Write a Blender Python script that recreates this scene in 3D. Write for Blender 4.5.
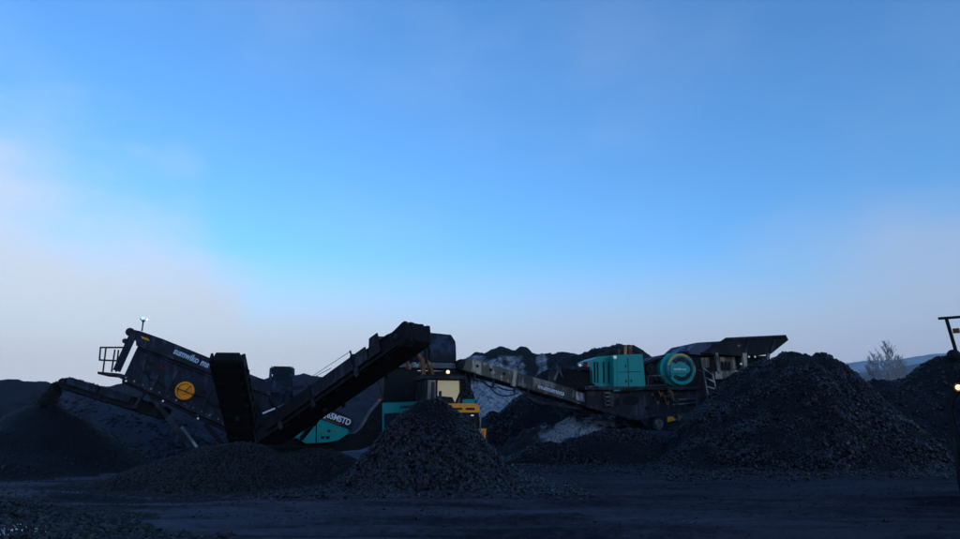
import bpy, bmesh, math, random
import numpy as np
from mathutils import Vector, Matrix

for o in list(bpy.data.objects):
    bpy.data.objects.remove(o)
scene = bpy.context.scene
R = math.radians

# ------------------------------------------------------------------ camera
EYE = 1.7
FPX, CX, CY, HZ = 700.0, 480.0, 269.5, 420.0      # focal length, centre, horizon in photo pixels
PITCH = math.atan((HZ - CY) / FPX)
cam_d = bpy.data.cameras.new('camera'); cam = bpy.data.objects.new('camera', cam_d)
scene.collection.objects.link(cam)
cam.location = (0, 0, EYE); cam.rotation_euler = (math.pi / 2 + PITCH, 0, 0)
cam_d.sensor_width = 36; cam_d.lens = FPX / 960 * 36
cam_d.clip_start = 0.1; cam_d.clip_end = 20000
scene.camera = cam

# ------------------------------------------------------------------ sky and sun
SUN_EL, SUN_AZ = R(9.0), R(140)           # low sun behind the camera, azimuth clockwise from +Y
w = bpy.data.worlds.new('World'); scene.world = w; w.use_nodes = True
nt = w.node_tree; nt.nodes.clear()
def N(t, **k):
    n = nt.nodes.new(t)
    for a, b in k.items(): setattr(n, a, b)
    return n
def L(a, b): nt.links.new(a, b)
def Mth(op, a, b=None, clamp=False):
    n = N('ShaderNodeMath', operation=op, use_clamp=clamp)
    for i, v in enumerate((a, b)):
        if v is None: continue
        if isinstance(v, (int, float)): n.inputs[i].default_value = v
        else: L(v, n.inputs[i])
    return n.outputs[0]
out = N('ShaderNodeOutputWorld'); bg = N('ShaderNodeBackground'); bg.inputs[1].default_value = 0.105
sky = N('ShaderNodeTexSky', sky_type='NISHITA', sun_disc=False)
sky.sun_elevation = SUN_EL; sky.sun_rotation = SUN_AZ; sky.altitude = 100
sky.air_density = 1.0; sky.dust_density = 0.6; sky.ozone_density = 2.0
tint = N('ShaderNodeMix', data_type='RGBA', blend_type='MULTIPLY'); tint.inputs[0].default_value = 1
L(sky.outputs[0], tint.inputs[6]); tint.inputs[7].default_value = (1.25, 2.18, 3.15, 1)
tc = N('ShaderNodeTexCoord'); sx = N('ShaderNodeSeparateXYZ'); L(tc.outputs['Generated'], sx.inputs[0])
mp = N('ShaderNodeMapping'); mp.inputs['Scale'].default_value = (1.6, 1.6, 3.2); mp.inputs['Location'].default_value = (3.3, 0.4, 0.7)
L(tc.outputs['Generated'], mp.inputs[0])
nz = N('ShaderNodeTexNoise'); nz.inputs['Scale'].default_value = 1.5; nz.inputs['Detail'].default_value = 9; nz.inputs['Roughness'].default_value = 0.50
L(mp.outputs[0], nz.inputs['Vector'])
# a bank of mist along the horizon, thicker to the west (left), ragged on top
nn = Mth('SUBTRACT', nz.outputs[0], 0.5)
top1 = Mth('MINIMUM', Mth('SUBTRACT', -0.05, Mth('MULTIPLY', sx.outputs[0], 1.05)), 0.34)
top1 = Mth('ADD', top1, Mth('MULTIPLY', nn, 0.55))
top2 = Mth('ADD', Mth('ADD', 0.185, Mth('MULTIPLY', sx.outputs[0], 0.20)), Mth('MULTIPLY', nn, 0.30))
top = Mth('MAXIMUM', top1, top2)
f = Mth('DIVIDE', Mth('SUBTRACT', top, sx.outputs[2]), 0.20)
mr = N('ShaderNodeMapRange', interpolation_type='SMOOTHSTEP'); L(f, mr.inputs[0])
fac = Mth('MULTIPLY', mr.outputs[0], 0.92)
low = N('ShaderNodeMapRange', interpolation_type='SMOOTHSTEP'); L(sx.outputs[2], low.inputs[0])
low.inputs[1].default_value = 0.25; low.inputs[2].default_value = 0.08; low.inputs[3].default_value = 0.0; low.inputs[4].default_value = 1.0
fac = Mth('MAXIMUM', fac, low.outputs[0])
mp2 = N('ShaderNodeMapping'); mp2.inputs['Scale'].default_value = (1.2, 1.2, 2.2); mp2.inputs['Location'].default_value = (8.1, 2.2, 5.0)
L(tc.outputs['Generated'], mp2.inputs[0])
nz2 = N('ShaderNodeTexNoise'); nz2.inputs['Scale'].default_value = 2.9; nz2.inputs['Detail'].default_value = 9; nz2.inputs['Roughness'].default_value = 0.58
L(mp2.outputs[0], nz2.inputs['Vector'])
mr2 = N('ShaderNodeMapRange', interpolation_type='SMOOTHSTEP'); L(nz2.outputs[0], mr2.inputs[0])
mr2.inputs[1].default_value = 0.42; mr2.inputs[2].default_value = 0.8
fac = Mth('MAXIMUM', fac, Mth('MULTIPLY', mr2.outputs[0], 0.13))
# mist brighter where it is thick (left), greyer elsewhere
cc = N('ShaderNodeMix', data_type='RGBA')
g = N('ShaderNodeMapRange'); L(sx.outputs[0], g.inputs[0]); g.inputs[1].default_value = -0.5; g.inputs[2].default_value = 0.62
L(g.outputs[0], cc.inputs[0])
cc.inputs[6].default_value = (7.3, 7.75, 8.3, 1); cc.inputs[7].default_value = (4.4, 5.25, 7.0, 1)
mix = N('ShaderNodeMix', data_type='RGBA'); L(fac, mix.inputs[0]); L(tint.outputs[2], mix.inputs[6]); L(cc.outputs[2], mix.inputs[7])
L(mix.outputs[2], bg.inputs[0]); L(bg.outputs[0], out.inputs[0])

sun_d = bpy.data.lights.new('sun', 'SUN'); sun_d.energy = 0.25; sun_d.angle = R(30); sun_d.color = (1.0, 0.84, 0.70)
sun = bpy.data.objects.new('sun', sun_d); scene.collection.objects.link(sun)
sd = Vector((math.sin(SUN_AZ) * math.cos(SUN_EL), math.cos(SUN_AZ) * math.cos(SUN_EL), math.sin(SUN_EL)))
sun.rotation_euler = sd.to_track_quat('Z', 'Y').to_euler()
vs = scene.view_settings
vs.view_transform = 'Standard'; vs.look = 'None'; vs.exposure = 0.0; vs.gamma = 1.0; vs.use_curve_mapping = False

# ------------------------------------------------------------------ helpers
C = scene.collection
rnd = random.Random(7)
rng = np.random.default_rng(11)
FWD = Vector((0, math.cos(PITCH), math.sin(PITCH))); UPV = Vector((0, -math.sin(PITCH), math.cos(PITCH)))
CAM = Vector((0, 0, EYE))
def ray(px, py):
    return Vector(((px - CX) / FPX, 0, 0)) + UPV * (-(py - CY) / FPX) + FWD
def atY(px, py, Y):
    d = ray(px, py); return CAM + d * (Y / d.y)
def tag(o, label=None, cat=None, group=None, kind=None):
    if label: o['label'] = label
    if cat: o['category'] = cat
    if group: o['group'] = group
    if kind: o['kind'] = kind
    return o
def thing(name, loc, label, cat, rz=0, group=None):
    o = bpy.data.objects.new(name, None); C.objects.link(o)
    o.empty_display_size = 0.3
    o.location = loc; o.rotation_euler = (0, 0, rz)
    return tag(o, label, cat, group)
def root_of(o):
    while o.parent: o = o.parent
    return o
class MB:
    def __init__(s): s.v = []; s.f = []
    def add(s, vs, fs):
        b = len(s.v); s.v += [tuple(p) for p in vs]; s.f += [tuple(i + b for i in q) for q in fs]; return s
    def prism(s, pts, vec):
        n = len(pts); vec = Vector(vec); pts = [Vector(p) for p in pts]
        fs = [tuple(range(n - 1, -1, -1)), tuple(range(n, 2 * n))]
        fs += [(i, (i + 1) % n, n + (i + 1) % n, n + i) for i in range(n)]
        return s.add(pts + [p + vec for p in pts], fs)
    def box(s, x0, x1, y0, y1, z0, z1):
        return s.prism([(x0, y0, z0), (x1, y0, z0), (x1, y1, z0), (x0, y1, z0)], (0, 0, z1 - z0))
    def bar(s, a, b, w, h, up=(0, 0, 1)):
        a, b = Vector(a), Vector(b); d = (b - a).normalized(); u = Vector(up)
        sd = d.cross(u)
        if sd.length < 1e-4: sd = d.cross(Vector((1, 0, 0)))
        sd.normalize(); u = sd.cross(d).normalized()
        q = [a + sd * (w / 2 * i) + u * (h / 2 * j) for i, j in ((-1, -1), (1, -1), (1, 1), (-1, 1))]
        return s.prism(q, b - a)
    def tube(s, pts, r, n=8, caps=True):
        pts = [Vector(p) for p in pts]; rs = r if isinstance(r, (list, tuple)) else [r] * len(pts)
        vs_, fs = [], []
        pn = None
        for i, p in enumerate(pts):
            t = (pts[min(i + 1, len(pts) - 1)] - pts[max(i - 1, 0)]).normalized()
            if pn is None:
                pn = t.cross(Vector((0.31, 0.17, 0.93)))
                if pn.length < 1e-3: pn = t.cross(Vector((1, 0, 0)))
            pn = (pn - t * pn.dot(t)).normalized(); bn = t.cross(pn)
            for k in range(n):
                a = 2 * math.pi * k / n
                vs_.append(p + (pn * math.cos(a) + bn * math.sin(a)) * rs[i])
        for i in range(len(pts) - 1):
            for k in range(n):
                fs.append((i * n + k, i * n + (k + 1) % n, (i + 1) * n + (k + 1) % n, (i + 1) * n + k))
        if caps: fs += [tuple(range(n - 1, -1, -1)), tuple(range((len(pts) - 1) * n, len(pts) * n))]
        return s.add(vs_, fs)
    def lathe(s, c, axis, prof, n=32):
        """prof: list of (offset along the axis, radius)"""
        c = Vector(c); ax = Vector(axis).normalized()
        e1 = ax.cross(Vector((0, 0, 1)))
        if e1.length < 1e-3: e1 = ax.cross(Vector((1, 0, 0)))
        e1.normalize(); e2 = ax.cross(e1)
        vs_, fs = [], []
        for (t, r) in prof:
            for k in range(n):
                a = 2 * math.pi * k / n
                vs_.append(c + ax * t + (e1 * math.cos(a) + e2 * math.sin(a)) * r)
        for i in range(len(prof) - 1):
            for k in range(n):
                fs.append((i * n + k, i * n + (k + 1) % n, (i + 1) * n + (k + 1) % n, (i + 1) * n + k))
        return s.add(vs_, fs)
    def sph(s, c, r, n=10, m=6):
        pr = [(-r * math.cos(math.pi * i / m), max(r * math.sin(math.pi * i / m), 1e-4)) for i in range(m + 1)]
        return s.lathe(c, (0, 0, 1), pr, n)
    def build(s, name, mat, parent=None, local=False, smooth=False):
        me = bpy.data.meshes.new(name)
        v = s.v
        if parent is not None and not local:
            l = root_of(parent).location; v = [(a - l.x, b - l.y, c - l.z) for a, b, c in v]
        me.from_pydata(v, [], s.f)
        bm = bmesh.new(); bm.from_mesh(me)
        bmesh.ops.recalc_face_normals(bm, faces=bm.faces)
        bm.to_mesh(me); bm.free()
        if smooth:
            me.polygons.foreach_set('use_smooth', [True] * len(me.polygons))
        me.materials.append(mat)
        o = bpy.data.objects.new(name, me); C.objects.link(o)
        if parent is not None: o.parent = parent
        return o
class Frame:
    """a vertical working plane through a point of the place; d measures away from the viewer"""
    def __init__(s, px, Y, ang):
        s.o = Vector((atY(px, HZ, Y).x, Y, 0)); a = R(ang)
        s.u = Vector((math.cos(a), math.sin(a), 0)); s.n = Vector((-math.sin(a), math.cos(a), 0))
    def P(s, px, py, d=0.0):
        r = ray(px, py); t = ((s.o - CAM).dot(s.n) + d) / r.dot(s.n); return CAM + r * t
    def poly(s, mb, pts, d0, d1):
        return mb.prism([s.P(x, y, d0) for x, y in pts], s.n * (d1 - d0))
    def bar(s, mb, a, b, d, w, dep):
        p, q = s.P(*a, d), s.P(*b, d)
        return mb.bar(p, q, dep, w, up=s.n.cross((q - p).normalized()))
    def tube(s, mb, pts, d, r, n=8):
        return mb.tube([s.P(*p, d) for p in pts], r, n)
def one(fn, name, mat, parent, **k):
    m = MB(); fn(m); return m.build(name, mat, parent, **k)

# noise on numpy grids
def _h(ix, iy, seed):
    n = (ix.astype(np.int64) * 374761393 + iy.astype(np.int64) * 668265263 + seed * 1442695041) & 0xffffffff
    n = ((n ^ (n >> 13)) * 1274126177) & 0xffffffff
    return ((n ^ (n >> 16)) & 0xffff) / 65535.0
def vnoise(x, y, seed=0):
    ix, iy = np.floor(x), np.floor(y); fx, fy = x - ix, y - iy
    fx = fx * fx * (3 - 2 * fx); fy = fy * fy * (3 - 2 * fy)
    a, b, c, d = _h(ix, iy, seed), _h(ix + 1, iy, seed), _h(ix, iy + 1, seed), _h(ix + 1, iy + 1, seed)
    return (a * (1 - fx) + b * fx) * (1 - fy) + (c * (1 - fx) + d * fx) * fy - 0.5
def fbm(x, y, seed=0, oct=4, gain=0.5):
    t = 0; a = 1.0
    for i in range(oct):
        t = t + a * vnoise(x * 2 ** i + 17.3 * i, y * 2 ** i - 9.1 * i, seed + i); a *= gain
    return t
def sstep(a, b, x):
    t = np.clip((x - a) / (b - a), 0, 1); return t * t * (3 - 2 * t)

# ------------------------------------------------------------------ materials
def material(name):
    m = bpy.data.materials.new(name); m.use_nodes = True
    t = m.node_tree; p = t.nodes['Principled BSDF']; return m, t, p
def mnode(t, typ, **k):
    n = t.nodes.new(typ)
    for a, b in k.items(): setattr(n, a, b)
    return n
def noise_n(t, scale, detail=4, rough=0.55, vec=None, sc=None):
    n = mnode(t, 'ShaderNodeTexNoise'); n.inputs['Scale'].default_value = scale
    n.inputs['Detail'].default_value = detail; n.inputs['Roughness'].default_value = rough
    if vec is None:
        vec = mnode(t, 'ShaderNodeNewGeometry').outputs['Position']
    if sc:
        mp_ = mnode(t, 'ShaderNodeMapping'); mp_.inputs['Scale'].default_value = sc
        t.links.new(vec, mp_.inputs[0]); vec = mp_.outputs[0]
    t.links.new(vec, n.inputs['Vector']); return n.outputs[0]
def ramp(t, src, a, b, ca, cb, smooth=False):
    r = mnode(t, 'ShaderNodeValToRGB'); r.color_ramp.elements[0].position = a; r.color_ramp.elements[1].position = b
    r.color_ramp.elements[0].color = (*ca, 1); r.color_ramp.elements[1].color = (*cb, 1)
    if smooth: r.color_ramp.interpolation = 'EASE'
    t.links.new(src, r.inputs[0]); return r.outputs[0]
def mixc(t, fac_, a, b):
    m = mnode(t, 'ShaderNodeMix', data_type='RGBA')
    for s_, v in ((0, fac_), (6, a), (7, b)):
        if isinstance(v, (tuple, float, int)): m.inputs[s_].default_value = v if s_ == 0 else (*v, 1)
        else: t.links.new(v, m.inputs[s_])
    return m.outputs[2]
def bump(t, p, src, strength, dist):
    b = mnode(t, 'ShaderNodeBump'); b.inputs['Strength'].default_value = strength; b.inputs['Distance'].default_value = dist
    t.links.new(src, b.inputs['Height']); t.links.new(b.outputs[0], p.inputs['Normal'])
def paint(name, col, rough=0.45, metal=0.0, dust=0.5, dustcol=(0.012, 0.012, 0.014)):
    """machine paint, with coal dust settled in patches and streaks running down"""
    m, t, p = material(name)
    n1 = noise_n(t, 1.1, 6, 0.65); n2 = noise_n(t, 5, 5, 0.6, sc=(1, 1, 0.18))
    a = mnode(t, 'ShaderNodeMath', operation='ADD'); t.links.new(n1, a.inputs[0]); t.links.new(n2, a.inputs[1])
    f_ = ramp(t, a.outputs[0], 0.92 - 0.25 * dust, 1.35 - 0.35 * dust, (0, 0, 0), (0.75,) * 3)
    var = mixc(t, noise_n(t, 9, 3), tuple(c * 0.85 for c in col), tuple(min(1, c * 1.12) for c in col))
    t.links.new(mixc(t, f_, var, dustcol), p.inputs['Base Color'])
    rr = ramp(t, f_, 0, 1, (rough,) * 3, (0.85,) * 3); t.links.new(rr, p.inputs['Roughness'])
    p.inputs['Metallic'].default_value = metal; p.inputs['Specular IOR Level'].default_value = 0.16
    bump(t, p, noise_n(t, 26, 3), 0.12, 0.01)
    return m
def coal(name, lo, hi, rough=0.7, bumpd=0.03, bscale=18, spec=0.1):
    m, t, p = material(name)
    n1 = noise_n(t, 0.7, 5); n2 = noise_n(t, 14, 4)
    a = mnode(t, 'ShaderNodeMath', operation='ADD'); t.links.new(n1, a.inputs[0]); t.links.new(n2, a.inputs[1])
    t.links.new(ramp(t, a.outputs[0], 0.7, 1.3, lo, hi), p.inputs['Base Color'])
    p.inputs['Roughness'].default_value = rough; p.inputs['Specular IOR Level'].default_value = spec
    bump(t, p, noise_n(t, bscale, 5, 0.7), 0.8, bumpd)
    return m
def lumpmat(name, lo, hi, rough):
    m, t, p = material(name)
    g_ = mnode(t, 'ShaderNodeNewGeometry')
    t.links.new(ramp(t, g_.outputs['Random Per Island'], 0.35, 1.0, lo, hi), p.inputs['Base Color'])
    t.links.new(ramp(t, g_.outputs['Random Per Island'], 0, 1, (rough - .18,) * 3, (rough + .2,) * 3), p.inputs['Roughness'])
    p.inputs['Specular IOR Level'].default_value = 0.3
    bump(t, p, noise_n(t, 30, 3), 0.4, 0.01)
    return m
def emit(name, col, strength, base=(0.8, 0.8, 0.8)):
    m, t, p = material(name)
    p.inputs['Base Color'].default_value = (*base, 1)
    p.inputs['Emission Color'].default_value = (*col, 1); p.inputs['Emission Strength'].default_value = strength
    return m
def glass(name, col=(0.02, 0.03, 0.04)):
    m, t, p = material(name)
    p.inputs['Base Color'].default_value = (*col, 1)
    t.links.new(ramp(t, noise_n(t, 3, 4), 0.3, 0.8, (0.06,) * 3, (0.35,) * 3), p.inputs['Roughness'])
    p.inputs['Specular IOR Level'].default_value = 0.7
    return m

M = dict(
    coal=coal('coal', (0.003, 0.0027, 0.0038), (0.010, 0.009, 0.012)),
    coalfine=coal('fine_coal', (0.006, 0.0055, 0.0075), (0.013, 0.012, 0.016), 0.85, 0.012, 40, 0.06),
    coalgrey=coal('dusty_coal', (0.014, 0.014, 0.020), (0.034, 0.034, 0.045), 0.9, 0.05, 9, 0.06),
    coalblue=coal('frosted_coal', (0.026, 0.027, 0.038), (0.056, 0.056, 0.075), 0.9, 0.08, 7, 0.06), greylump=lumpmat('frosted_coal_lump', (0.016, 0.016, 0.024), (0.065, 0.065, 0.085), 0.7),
    lump=lumpmat('coal_lump', (0.002, 0.0016, 0.0024), (0.025, 0.020, 0.028), 0.36),
    lumpfine=lumpmat('coal_grain', (0.006, 0.006, 0.007), (0.022, 0.022, 0.024), 0.65),
    gravel=lumpmat('frosted_gravel', (0.004, 0.005, 0.006), (0.045, 0.05, 0.055), 0.7),
    navy=paint('navy_steel', (0.025, 0.036, 0.072), 0.45, 0, 0.25),
    cover=paint('slate_blue_cover', (0.036, 0.052, 0.100), 0.4, 0, 0.2),
    dark=paint('dark_steel', (0.010, 0.011, 0.015), 0.5, 0, 0.4),
    frame=paint('frame_steel', (0.045, 0.044, 0.062), 0.5, 0.1, 0.3),
    rubber=paint('belt_rubber', (0.006, 0.006, 0.007), 0.75, 0, 0.6),
    teal=paint('teal_paint', (0.0, 0.27, 0.245), 0.4, 0, -0.45),
    orange=paint('orange_paint', (1.0, 0.32, 0.03), 0.4, 0, -0.4),
    rust=paint('rusty_orange_steel', (0.62, 0.24, 0.07), 0.6, 0, 0.2),
    yellow=paint('amber_disc_paint', (1.0, 0.29, 0.015), 0.4, 0, -0.5),
    beige=paint('dusty_lit_beige_steel', (0.42, 0.35, 0.27), 0.6, 0, 0.1),  # on the crusher plates this pale tone holds the light falling on them
    grey=paint('worn_grey_steel', (0.19, 0.175, 0.165), 0.5, 0.2, 0.3),
    light=paint('pale_grey_steel', (0.42, 0.43, 0.45), 0.45, 0.2, 0.3),
    blue=paint('blue_steel', (0.08, 0.16, 0.32), 0.45, 0, 0.3),
    white=paint('white_lettering', (0.72, 0.74, 0.78), 0.5, 0, -0.5),
    text=paint('pale_blue_lettering', (0.50, 0.60, 0.72), 0.5, 0, -0.4),
    redp=paint('red_paint', (0.55, 0.05, 0.05), 0.45, 0, 0.2),
    yel=paint('yellow_sticker', (0.72, 0.68, 0.08), 0.5, 0, 0.2),
    tyre=paint('tyre_rubber', (0.010, 0.010, 0.011), 0.8, 0, 0.4),
    glass=glass('dark_cab_glass'),
    warm=emit('lit_warm_lamp', (1.0, 0.50, 0.18), 2.2),
    whitelamp=emit('lit_white_lamp', (1.0, 0.95, 0.9), 1.6),
    green=emit('lit_green_lamp', (0.2, 1.0, 0.7), 1.4),
    cabglow=emit('lit_cab_interior', (1.0, 0.72, 0.34), 0.11, (0.62, 0.48, 0.27)),
    dimlamp=emit('dim_work_lamp', (1.0, 0.93, 0.85), 0.16),
    red=emit('tail_lamp', (1.0, 0.12, 0.03), 0.03, (0.5, 0.05, 0.02)),
)

def snowmat(name, coalc, blobs, thr=0.5, nsc=0.55):
    """dark heap with snow lying in drifts; blobs are (centre, radii, weight) in metres"""
    m, t, p = material(name)
    pos = mnode(t, 'ShaderNodeNewGeometry').outputs['Position']
    tot = None
    for (c, rr, wt) in blobs:
        mp_ = mnode(t, 'ShaderNodeMapping', vector_type='TEXTURE')
        mp_.inputs['Location'].default_value = c; mp_.inputs['Scale'].default_value = rr
        t.links.new(pos, mp_.inputs[0])
        ln = mnode(t, 'ShaderNodeVectorMath', operation='LENGTH'); t.links.new(mp_.outputs[0], ln.inputs[0])
        r_ = mnode(t, 'ShaderNodeMapRange', interpolation_type='SMOOTHSTEP'); t.links.new(ln.outputs['Value'], r_.inputs[0])
        r_.inputs[1].default_value = 0.2; r_.inputs[2].default_value = 1.3; r_.inputs[3].default_value = wt; r_.inputs[4].default_value = 0
        if tot is None: tot = r_.outputs[0]
        else:
            a = mnode(t, 'ShaderNodeMath', operation='MAXIMUM'); t.links.new(tot, a.inputs[0]); t.links.new(r_.outputs[0], a.inputs[1]); tot = a.outputs[0]
    n1 = noise_n(t, nsc, 8, 0.68)
    a = mnode(t, 'ShaderNodeMath', operation='ADD'); t.links.new(tot, a.inputs[0]); t.links.new(n1, a.inputs[1])
    mask = ramp(t, a.outputs[0], thr + 0.34, thr + 0.58, (0, 0, 0), (0.9,) * 3)
    spk = ramp(t, noise_n(t, nsc * 7, 6, 0.75), 0.38, 0.56, (0.12,) * 3, (1, 1, 1))
    mm = mnode(t, 'ShaderNodeMix', data_type='RGBA', blend_type='MULTIPLY'); mm.inputs[0].default_value = 1; t.links.new(mask, mm.inputs[6]); t.links.new(spk, mm.inputs[7]); mask = mm.outputs[2]
    cn = mixc(t, noise_n(t, 1.5, 6), tuple(x * 0.6 for x in coalc), tuple(x * 1.4 for x in coalc))
    sn = mixc(t, noise_n(t, 2.2, 5), (0.22, 0.23, 0.27), (0.52, 0.53, 0.58))
    t.links.new(mixc(t, mask, cn, sn), p.inputs['Base Color'])
    p.inputs['Roughness'].default_value = 0.9; p.inputs['Specular IOR Level'].default_value = 0.2
    bump(t, p, noise_n(t, 3, 6, 0.7), 0.7, 0.25)
    return m

# ------------------------------------------------------------------ ground
PADS = [(5.2, 15.5, 31.5, 39, 1.2)]
def gz(x, y):
    """height of the yard"""
    x = np.asarray(x, float); y = np.asarray(y, float)
    z = 0.12 * fbm(x * 0.16, y * 0.22, 5, 3) + 0.06 * fbm(x * 0.6, y * 1.6, 9, 4, .6)
    near = 1 - sstep(50, 90, y)
    # wheel ruts running across the yard
    for k, (c0, sl, wv) in enumerate(((12.6, 0.06, 0.3), (14.4, 0.05, 0.35), (15.8, -0.03, 0.25), (11.2, 0.02, 0.3))):
        yy = c0 + sl * x + 0.5 * np.sin(x * 0.13 + k)
        z = z - 0.07 * np.exp(-((y - yy) / wv) ** 2) + 0.05 * np.exp(-((y - yy - wv * 1.7) / (wv * 0.7)) ** 2)
    z = z * (0.25 + 0.75 * near)
    for (x0, x1, y0, y1, h) in PADS:
        z = z + h * sstep(x0 - 1.2, x0 + .8, x) * (1 - sstep(x1 - .5, x1 + 2.5, x)) * sstep(y0 - 1.2, y0 + .6, y) * (1 - sstep(y1, y1 + 4, y))
    return z
def gz1(x, y): return float(gz(np.array([x]), np.array([y]))[0])
def grid_obj(name, xs, ys, zf, mat):
    X, Y = np.meshgrid(xs, ys); Z = zf(X, Y)
    v = np.stack([X, Y, Z], -1).reshape(-1, 3)
    nx, ny = len(xs), len(ys)
    i = np.arange(ny - 1)[:, None] * nx + np.arange(nx - 1)[None, :]
    q = np.stack([i, i + 1, i + 1 + nx, i + nx], -1).reshape(-1, 4)
    return np_mesh(name, v, q, mat)
def np_mesh(name, v, q, mat, smooth=True, parent=None):
    me = bpy.data.meshes.new(name); k = q.shape[1]
    me.vertices.add(len(v)); me.vertices.foreach_set('co', np.ascontiguousarray(v, dtype=np.float32).ravel())
    me.loops.add(q.size); me.loops.foreach_set('vertex_index', np.ascontiguousarray(q, dtype=np.int32).ravel())
    me.polygons.add(len(q)); me.polygons.foreach_set('loop_start', np.arange(0, q.size, k, dtype=np.int32))
    me.polygons.foreach_set('use_smooth', np.full(len(q), smooth))
    me.update(calc_edges=True); me.validate()
    me.materials.append(mat)
    o = bpy.data.objects.new(name, me); C.objects.link(o)
    if parent is not None: o.parent = parent
    return o
gm, t, p = material('yard_ground')
n1 = noise_n(t, 0.35, 6, 0.6, sc=(0.35, 1.3, 1)); n2 = noise_n(t, 5, 6, 0.7)
a = mnode(t, 'ShaderNodeMath', operation='ADD'); t.links.new(n1, a.inputs[0]); t.links.new(n2, a.inputs[1])
base = ramp(t, a.outputs[0], 0.7, 1.35, (0.008, 0.0070, 0.0105), (0.056, 0.047, 0.064))
# thin frost and trodden snow in places
n3 = noise_n(t, 0.16, 6, 0.62, sc=(0.6, 1.4, 1))
sxg = mnode(t, 'ShaderNodeSeparateXYZ'); t.links.new(mnode(t, 'ShaderNodeNewGeometry').outputs['Position'], sxg.inputs[0])
gm_ = mnode(t, 'ShaderNodeMapRange', interpolation_type='SMOOTHSTEP'); t.links.new(sxg.outputs[0], gm_.inputs[0])
gm_.inputs[1].default_value = 6; gm_.inputs[2].default_value = -9; gm_.inputs[3].default_value = -0.13; gm_.inputs[4].default_value = 0.17
ad = mnode(t, 'ShaderNodeMath', operation='ADD'); t.links.new(n3, ad.inputs[0]); t.links.new(gm_.outputs[0], ad.inputs[1])
n5 = noise_n(t, 2.6, 7, 0.72, sc=(0.5, 1.6, 1))
ad2 = mnode(t, 'ShaderNodeMath', operation='MULTIPLY_ADD'); t.links.new(n5, ad2.inputs[0]); ad2.inputs[1].default_value = 0.35; t.links.new(ad.outputs[0], ad2.inputs[2])
fr = ramp(t, ad2.outputs[0], 0.58, 0.92, (0, 0, 0), (0.7,) * 3)
gcol = mixc(t, fr, base, (0.12, 0.125, 0.165))
# spilled coal dust trodden into the yard in dark drags
n7 = noise_n(t, 0.55, 7, 0.7, sc=(0.32, 1.5, 1)); n8 = noise_n(t, 7, 4, 0.7)
ad3 = mnode(t, 'ShaderNodeMath', operation='MULTIPLY_ADD'); t.links.new(n8, ad3.inputs[0]); ad3.inputs[1].default_value = 0.25; t.links.new(n7, ad3.inputs[2])
spill = ramp(t, ad3.outputs[0], 0.58, 0.74, (0, 0, 0), (0.85,) * 3)
t.links.new(mixc(t, spill, gcol, (0.009, 0.008, 0.011)), p.inputs['Base Color'])
p.inputs['Roughness'].default_value = 0.9; p.inputs['Specular IOR Level'].default_value = 0.08
n6 = noise_n(t, 1.6, 8, 0.75)
bump(t, p, n6, 1.0, 0.22)
xs = np.concatenate([[-3100, -1200, -600, -300, -160, -100, -70, -50], np.arange(-40, 40, 0.22), [40, 50, 70, 100, 160, 300, 600, 1200, 3100]])
ys = np.concatenate([[-3100, -1000, -400, -150, -60, -20, -6], np.arange(0, 8, 1.0), np.arange(8, 42, 0.16), np.arange(42, 70, 1.0), [75, 90, 120, 160, 220, 320, 500, 800, 1300, 3100]])
tag(grid_obj('ground', xs, ys, gz, gm), kind='structure')

# ------------------------------------------------------------------ heaps
ICO_V = None
def base_rocks(n=10, sub=1, seed=3):
    r = np.random.default_rng(seed); out_ = []
    bm = bmesh.new(); bmesh.ops.create_icosphere(bm, subdivisions=sub, radius=1)
    v0 = np.array([q.co[:] for q in bm.verts]); f0 = np.array([[q.index for q in fc.verts] for fc in bm.faces]); bm.free()
    for _ in range(n):
        v = v0 * (1 + r.uniform(-0.34, 0.30, (len(v0), 1)))
        v = v * np.array([1, r.uniform(0.6, 1), r.uniform(0.45, .85)]); out_.append(v)
    return out_, f0
ROCKS, RF = base_rocks()
def lumps(name, pos, size, mat, parent=None, bury=0.25):
    n = len(pos); allv = []
    q = rng.normal(size=(n, 4)); q /= np.linalg.norm(q, axis=1)[:, None]
    w_, x, y, z = q.T
    Rm = np.stack([np.stack([1 - 2 * (y * y + z * z), 2 * (x * y - z * w_), 2 * (x * z + y * w_)], -1),
                   np.stack([2 * (x * y + z * w_), 1 - 2 * (x * x + z * z), 2 * (y * z - x * w_)], -1),
                   np.stack([2 * (x * z - y * w_), 2 * (y * z + x * w_), 1 - 2 * (x * x + y * y)], -1)], 1)
    bank = np.array(ROCKS)[rng.integers(0, len(ROCKS), n)]
    V = np.einsum('nij,nkj->nki', Rm, bank) * size[:, None, None]
    pos = pos.copy(); pos[:, 2] += size * bury
    V = V + pos[:, None, :]
    k = V.shape[1]
    F_ = (RF[None] + (np.arange(n) * k)[:, None, None]).reshape(-1, 3)
    if parent is not None: V = V - np.array(parent.location)
    o = np_mesh(name, V.reshape(-1, 3), F_, mat, False, parent)
    return tag(o, kind='stuff')
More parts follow.
